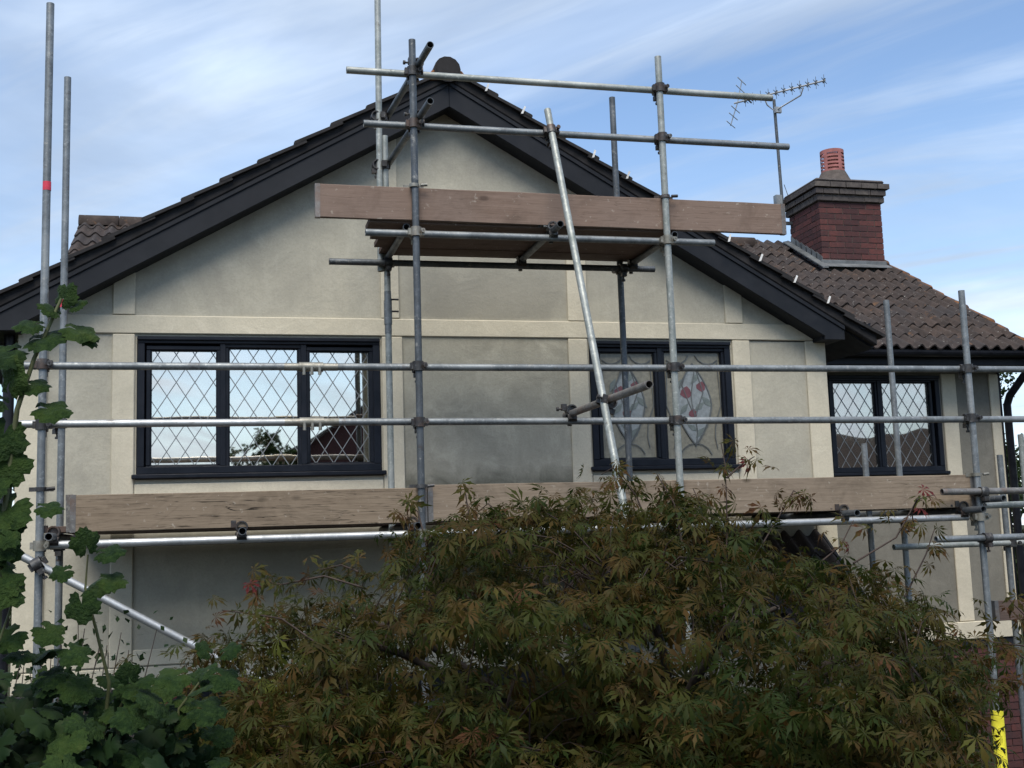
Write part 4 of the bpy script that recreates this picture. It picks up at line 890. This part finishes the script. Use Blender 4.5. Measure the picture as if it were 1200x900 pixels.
o = leaf_cloud('foliage', TM_A, np.array(LP), np.array(LD), np.array(LN), np.array(LS), MAT['acer'], acer); o.location = -AB
# separate leaves on the sprigs that stand out against the house
AM = [tmpl_mesh('maple_leaf', t, MAT['acer_tip']) for t in TM_A]; AMR = [tmpl_mesh('red_maple_leaf', t, MAT['acer_red']) for t in TM_A[:2]]
def sprig(pts, Y, nl, spread=0.05, size=(0.05, 0.085), red=0.04, r=0.004):
    P = [Vector(at(x, y, Y+0.04*k)) for k, (x, y) in enumerate(pts)]
    b = MB().path(P, r, 6, 0.0018).obj('branch', MAT['twig'], acer); b.location = -AB
    for k in range(nl):
        t = 1-(k/max(1, nl-1))*0.55 if nl > 1 else 1; s = t*(len(P)-1); i = min(int(s), len(P)-2); c = P[i].lerp(P[i+1], s-i)
        c = np.array(c)+rng.normal(size=3)*np.array([spread, spread*.8, spread*.35]); d = rng.normal(size=3)*0.7+np.array([0, -.15, -0.45]); n_ = np.array([0, -.45, 0.8])+rng.normal(size=3)*.35
        me = random.choice(AMR) if random.random() < red else random.choice(AM); leaf_obj(me, Vector(c), d, n_, random.uniform(*size), acer, AB)
for pts, Y, nl in (([(770, 640), (745, 580), (718, 548), (705, 556)], 4.2, 9), ([(800, 640), (790, 590), (770, 556)], 4.1, 10), ([(850, 700), (852, 610), (850, 545), (845, 520)], 4.1, 6), ([(852, 560), (868, 545), (884, 535)], 4.1, 6),
                   ([(880, 660), (910, 610), (930, 575), (945, 585)], 4.3, 10), ([(1000, 660), (1050, 630), (1075, 585), (1095, 580)], 4.0, 6), ([(1075, 585), (1068, 600), (1072, 620)], 4.0, 4), ([(1060, 700), (1085, 650), (1095, 620)], 4.2, 4),
                   ([(600, 650), (588, 610), (572, 590), (560, 600)], 4.3, 8), ([(560, 640), (548, 595), (545, 575)], 4.3, 5), ([(640, 640), (628, 600), (645, 598)], 4.2, 6), ([(500, 640), (490, 600), (478, 590)], 4.3, 7),
                   ([(430, 690), (380, 675), (330, 685), (295, 680)], 4.1, 13), ([(380, 760), (330, 725), (300, 720), (260, 715)], 4.0, 9), ([(420, 670), (400, 662), (375, 668)], 4.2, 6), ([(1150, 800), (1120, 745), (1080, 735)], 3.9, 9), ([(1230, 790), (1190, 765), (1150, 775)], 3.9, 8), ([(1240, 740), (1200, 720), (1180, 700)], 3.7, 6), ([(1240, 830), (1195, 800), (1158, 795)], 3.6, 10), ([(1240, 775), (1200, 757), (1160, 752)], 3.7, 9), ([(1120, 800), (1140, 760), (1130, 745)], 3.9, 7),
                   ([(960, 660), (985, 640), (1000, 610)], 4.2, 7), ([(700, 650), (690, 610), (670, 600)], 4.3, 6), ([(830, 640), (820, 590), (812, 572)], 4.2, 7), ([(260, 860), (220, 830), (205, 800)], 3.8, 8), ([(300, 830), (255, 800), (240, 790)], 3.9, 9), ([(1060, 720), (1040, 690), (1020, 670)], 4.1, 8)):
    sprig(pts, Y, nl)
# a scatter of separate outer leaves on the face of the crown
face = np.where((u[:, 1] < -0.25) & (rr > 0.95))[0]; rng.shuffle(face)
for i in face[:80]:
    p = spos[i]+u[i]*0.05; leaf_obj(random.choice(AM), Vector(p), u[i]*.4+rng.normal(size=3)*.4+np.array([0, 0, -.4]), np.array([0, -.3, .9])+rng.normal(size=3)*.3, random.uniform(.06, .09), acer, AB)
# small red blooms
fb = empty('red_flower', 'small red flower head peeping above the maple before the plank', 'flower', tuple(at(650, 602, 4.6))); 
pm = MB(); 
for k in range(9):
    a = 2*math.pi*k/9; pm.add([(0, 0, 0), (0.022*math.cos(a-.4), 0.022*math.sin(a-.4), .012), (0.034*math.cos(a), 0.034*math.sin(a), .004+.01*(k % 2)), (0.022*math.cos(a+.4), 0.022*math.sin(a+.4), .012)], [(0, 1, 2, 3)], True)
pm.obj('petals', MAT['acer_red'], fb); st = MB().path([(0, 0, 0), (0.01, 0.02, -.1), (0.02, .05, -.35)], .003, 5).obj('stem', MAT['stem'], fb)

# ---- broad leaved shrub at the left edge
shr = empty('broad_leaf_shrub', 'broad leaved green shrub climbing up beside the left scaffold pole', 'shrub', (-0.45, 2.55, -1.62)); SB = Vector(shr.location)
TB = [broad_leaf(s) for s in (11, 12, 13)]; BMs = [tmpl_mesh('broad_leaf', t, MAT['shrub'], True) for t in TB]
stems = MB(); Yl = 2.45
p = [Vector((-0.45, 2.55, -1.65)), Vector((-0.42, 2.5, -0.8)), Vector(at(5, 600, Yl)), Vector(at(20, 480, Yl)), Vector(at(40, 420, Yl)), Vector(at(62, 372, Yl)), Vector(at(72, 350, Yl))]; stems.path(p, 0.007, 8, 0.003)
for q in ([(-0.35, 2.6, -1.65), (-0.25, 2.55, -0.8), tuple(at(128, 800, 2.52)), tuple(at(112, 735, 2.5)), tuple(at(100, 690, 2.48)), tuple(at(103, 650, 2.5))], [(-0.25, 2.7, -1.65), (-0.1, 2.6, -0.8), tuple(at(210, 830, 2.6)), tuple(at(245, 785, 2.6))], [(-0.3, 2.6, -1.6), (-.2, 2.5, -.7), tuple(at(140, 830, 2.5)), tuple(at(152, 800, 2.5))], [(-.55, 2.6, -1.6), (-.5, 2.5, -.5), tuple(at(20, 690, 2.4))]): stems.path(q, 0.005, 7, 0.002)
o = stems.obj('stem', MAT['stem'], shr); o.location = -SB
for q in ((100, 690, 103, 650, 2.5), (205, 840, 245, 785, 2.6), (135, 840, 152, 800, 2.5), (60, 800, 30, 760, 2.5), (10, 690, 0, 610, 2.42)):
    for k in range(2 if q[0] == 100 else 7):
        t = k/6; c = Vector(at(q[0]+(q[2]-q[0])*t+random.uniform(-14, 14), q[1]+(q[3]-q[1])*t+random.uniform(-8, 8), q[4]+random.uniform(-.06, .06)))
        leaf_obj(random.choice(BMs), c, (random.uniform(-1, 1), -.3, random.uniform(-.8, .2)), (random.uniform(-.4, .4), -.5, .7), random.uniform(.028, .046), shr, SB)
def bl_(px, py, sz, dx, dz, dy=-0.2, Y=Yl, nz=0.75, ny=-0.55):
    c = Vector(at(px, py, Y)); leaf_obj(random.choice(BMs), c, (dx, dy, dz), (random.uniform(-.3, .3), ny, nz), sz*Y/1380*0.48, shr, SB)
for a in ((72, 354, 40, .3, .5), (66, 366, 36, -.6, .3), (84, 360, 30, .8, .4), (82, 384, 55, 1, -.35), (100, 390, 34, .6, -.8), (45, 380, 45, -.9, -.1), (40, 398, 62, .6, .05), (18, 410, 66, -.5, -.2), (10, 455, 60, .1, .4), (30, 450, 45, .9, -.1), (48, 478, 55, 1, -.15), (8, 500, 66, -.2, -.7), (10, 535, 56, .2, -.8), (2, 470, 60, -.6, .2), (0, 560, 56, -.5, -.5), (18, 588, 66, -.3, -.5), (48, 594, 40, 1, -.1), (6, 630, 56, -.2, -.6), (0, 600, 60, -.4, -.5), (20, 610, 50, -.6, -.4),
          (102, 645, 42, -.1, .6), (118, 648, 44, 1, .1), (80, 668, 34, -.7, -.2), (122, 678, 42, 1, -.2), (95, 700, 48, .1, -.9), (20, 690, 44, -.5, .2), (50, 735, 46, .4, -.3), (20, 740, 50, -.3, -.2), (80, 760, 46, .3, -.2), (152, 797, 34, -.1, .5), (165, 798, 30, .8, .1), (245, 765, 30, -.6, .5), (262, 765, 34, .7, .3), (215, 790, 52, -.6, -.1), (255, 790, 46, .6, -.3), (190, 825, 58, -.2, .1), (230, 830, 55, .9, -.1)): bl_(*a)
# denser mass below
nb = 0
mc = np.array([-0.36, 2.62, -0.72]); mr = np.array([0.50, 0.42, 0.50])
while nb < 225:
    d = rng.normal(size=3); d /= np.linalg.norm(d)
    if d[1] > 0.35 or d[2] < -0.5: continue
    p = mc+d*mr*rng.uniform(.78, 1.03); leaf_obj(random.choice(BMs), Vector(p), (d[0]*.6+rng.normal()*.5, -.2+rng.normal()*.3, -.45+rng.normal()*.4), (rng.normal()*.35+d[0]*.4, -.45+rng.normal()*.25, .75), rng.uniform(.024, .050), shr, SB); nb += 1
m_ = 3200; d = rng.normal(size=(m_, 3)); d /= np.linalg.norm(d, axis=1, keepdims=True); q = mc+d*mr*rng.uniform(.3, .95, (m_, 1))
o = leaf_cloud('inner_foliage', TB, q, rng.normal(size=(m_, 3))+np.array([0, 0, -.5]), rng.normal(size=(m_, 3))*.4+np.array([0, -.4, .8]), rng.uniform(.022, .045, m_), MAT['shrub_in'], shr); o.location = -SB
# thin twiggy growth behind, along the foot of the wall
bk = empty('twiggy_bush', 'dark twiggy bush between the green shrub and the house wall', 'shrub', (-0.75, 5.6, -2.4)); BB = Vector(bk.location)
tb = MB(); bp = []
for i in range(120):
    a = Vector((-0.8+random.uniform(-.4, .35), 5.6+random.uniform(-.2, .2), -2.6)); e = a+Vector((random.uniform(-.35, .4), random.uniform(-.3, .3), random.uniform(1.1, 2.3))); m = a.lerp(e, .55)+Vector((random.uniform(-.12, .12), 0, .1)); tb.path([a, m, e], .007, 5, .002)
    for k in range(60): t = random.uniform(.3, 1); bp.append(np.array(a.lerp(m, t*2) if t < .5 else m.lerp(e, t*2-1))+rng.normal(size=3)*.07)
o = tb.obj('stem', MAT['bark'], bk); o.location = -BB
SMALL = [(np.array([(0, 0, 0), (.35, .5, .05), (0, 1, -.1), (-.35, .5, .05)], float), np.array([(0, 1, 2), (0, 2, 3)]))]
o = leaf_cloud('foliage', SMALL, np.array(bp), rng.normal(size=(len(bp), 3)), rng.normal(size=(len(bp), 3))+np.array([0, 0, 1]), rng.uniform(.022, .045, len(bp)), MAT['shrub_in'], bk); o.location = -BB

# ------------------------------------------------------------------ trees around
def tree(name, label, base, h, rad, nl, lsize, group=None, flat=1.0, tight=1.0):
    t = empty(name, label, 'tree', base, group); b = Vector(base); mb = MB(); r = random.Random(int(base[0]*10+base[1]))
    tops = []
    mb.path([(0, 0, 0), (.05, .03, h*.3), (-.03, .05, h*.55), (.04, 0, h*.82)], h*.026, 9, h*.006)
    for i in range(16):
        z = h*(.32+.5*i/16); th = i*2.4; L_ = rad*(.95-.45*abs(i/16-.35)); e = Vector((math.cos(th)*L_, math.sin(th)*L_, z+h*.14)); m = Vector((math.cos(th)*L_*.5, math.sin(th)*L_*.5, z+h*.04))
        mb.path([(0, 0, z), m, e], h*.008, 6, h*.002); tops += [np.array(e), np.array(m)*.4+np.array(e)*.6]
    tops.append(np.array([0, 0, h*.9])); tops.append(np.array([.1, .1, h*.97]))
    mb.obj('trunk', MAT['bark'], t); T = np.array(tops); pk = rng.integers(0, len(T), nl//14); cen = T[pk]+rng.normal(size=(len(pk), 3))*np.array([rad*.17, rad*.17, h*.06*flat])*tight
    P = np.repeat(cen, 14, 0)+rng.normal(size=(len(pk)*14, 3))*rad*.055*tight; n = len(P)
    leaf_cloud('crown', SMALL, P, rng.normal(size=(n, 3))+np.array([0, 0, -.3]), rng.normal(size=(n, 3))*.6+np.array([0, 0, .8]), rng.uniform(.6, 1.2, n)*lsize, MAT['treeleaf'], t); return t
tree('tree', 'leafy tree whose top peeps over the wing roof', (13.4, 20.5, -3.0), 7.2, 2.3, 9000, 0.085, None, 1.0, 0.42)
tree('tree', 'dark green tree beyond the wing corner and downpipe', (12.9, 15.6, -3.0), 4.4, 1.7, 9000, 0.11, None, 1.0, 0.7)
tree('tree', 'green tree showing past the left house corner', (-4.2, 16.0, -3.0), 4.4, 2.2, 8000, 0.11)

# ------------------------------------------------------------------ homes and trees behind the camera that the windows mirror
def neighbour(label, x, y, wd, dp_, eave, rise, gable, wallm):
    h = empty('neighbour_house', label, 'house', (x, y, -1.62)); b = -1.62; e = eave-b; t = e+rise
    w_ = MB().box(-wd/2, wd/2, -dp_/2, dp_/2, 0, e)
    if gable: w_.prism([(-wd/2, e+.001), (wd/2, e+.001), (0, t-.02)], -dp_/2, dp_/2)
    w_.obj('wall', wallm, h); r_ = MB()
    if gable:
        for s_ in (1, -1): r_.prism([(0, t+.12), (s_*(wd/2+.4), e-.12), (s_*(wd/2+.4), e-.26), (0, t)], -dp_/2-.3, dp_/2+.3)
    else:
        for s_ in (1, -1):
            p = [(0, t+.1), (s_*(dp_/2+.4), e-.1), (s_*(dp_/2+.4), e-.24), (0, t-.04)]; xprism(r_, p, -wd/2-.2, wd/2+.2)
    r_.obj('roof', MAT['tile'], h)
    for ix in (-.28, .28):
        for iz in (.22, .66):
            fr = MB(); ring(fr, wd*ix-.7, wd*ix+.7, e*iz, e*iz+1.1, .08, dp_/2+.002, dp_/2+.06); fr.box(wd*ix-.03, wd*ix+.03, dp_/2+.003, dp_/2+.05, e*iz+.08, e*iz+1.02); f_ = fr.obj('window', MAT['white_clip'], h)
            MB().box(wd*ix-.62, wd*ix+.62, dp_/2+.004, dp_/2+.02, e*iz+.08, e*iz+1.02).obj('pane', MAT['black'], f_)
    return h
neighbour('gabled neighbour house mirrored in the leaded front window', 6.9, -24, 10.0, 8, 2.5, 3.2, True, MAT['brick_dark'])
neighbour('long neighbour house mirrored in the wing window', 27, -22, 15, 8, 1.4, 2.4, False, MAT['wingpanel'])
tree('tree', 'garden tree mirrored low in the leaded front window', (1.6, -19.0, -1.62), 4.9, 1.3, 2600, 0.22)
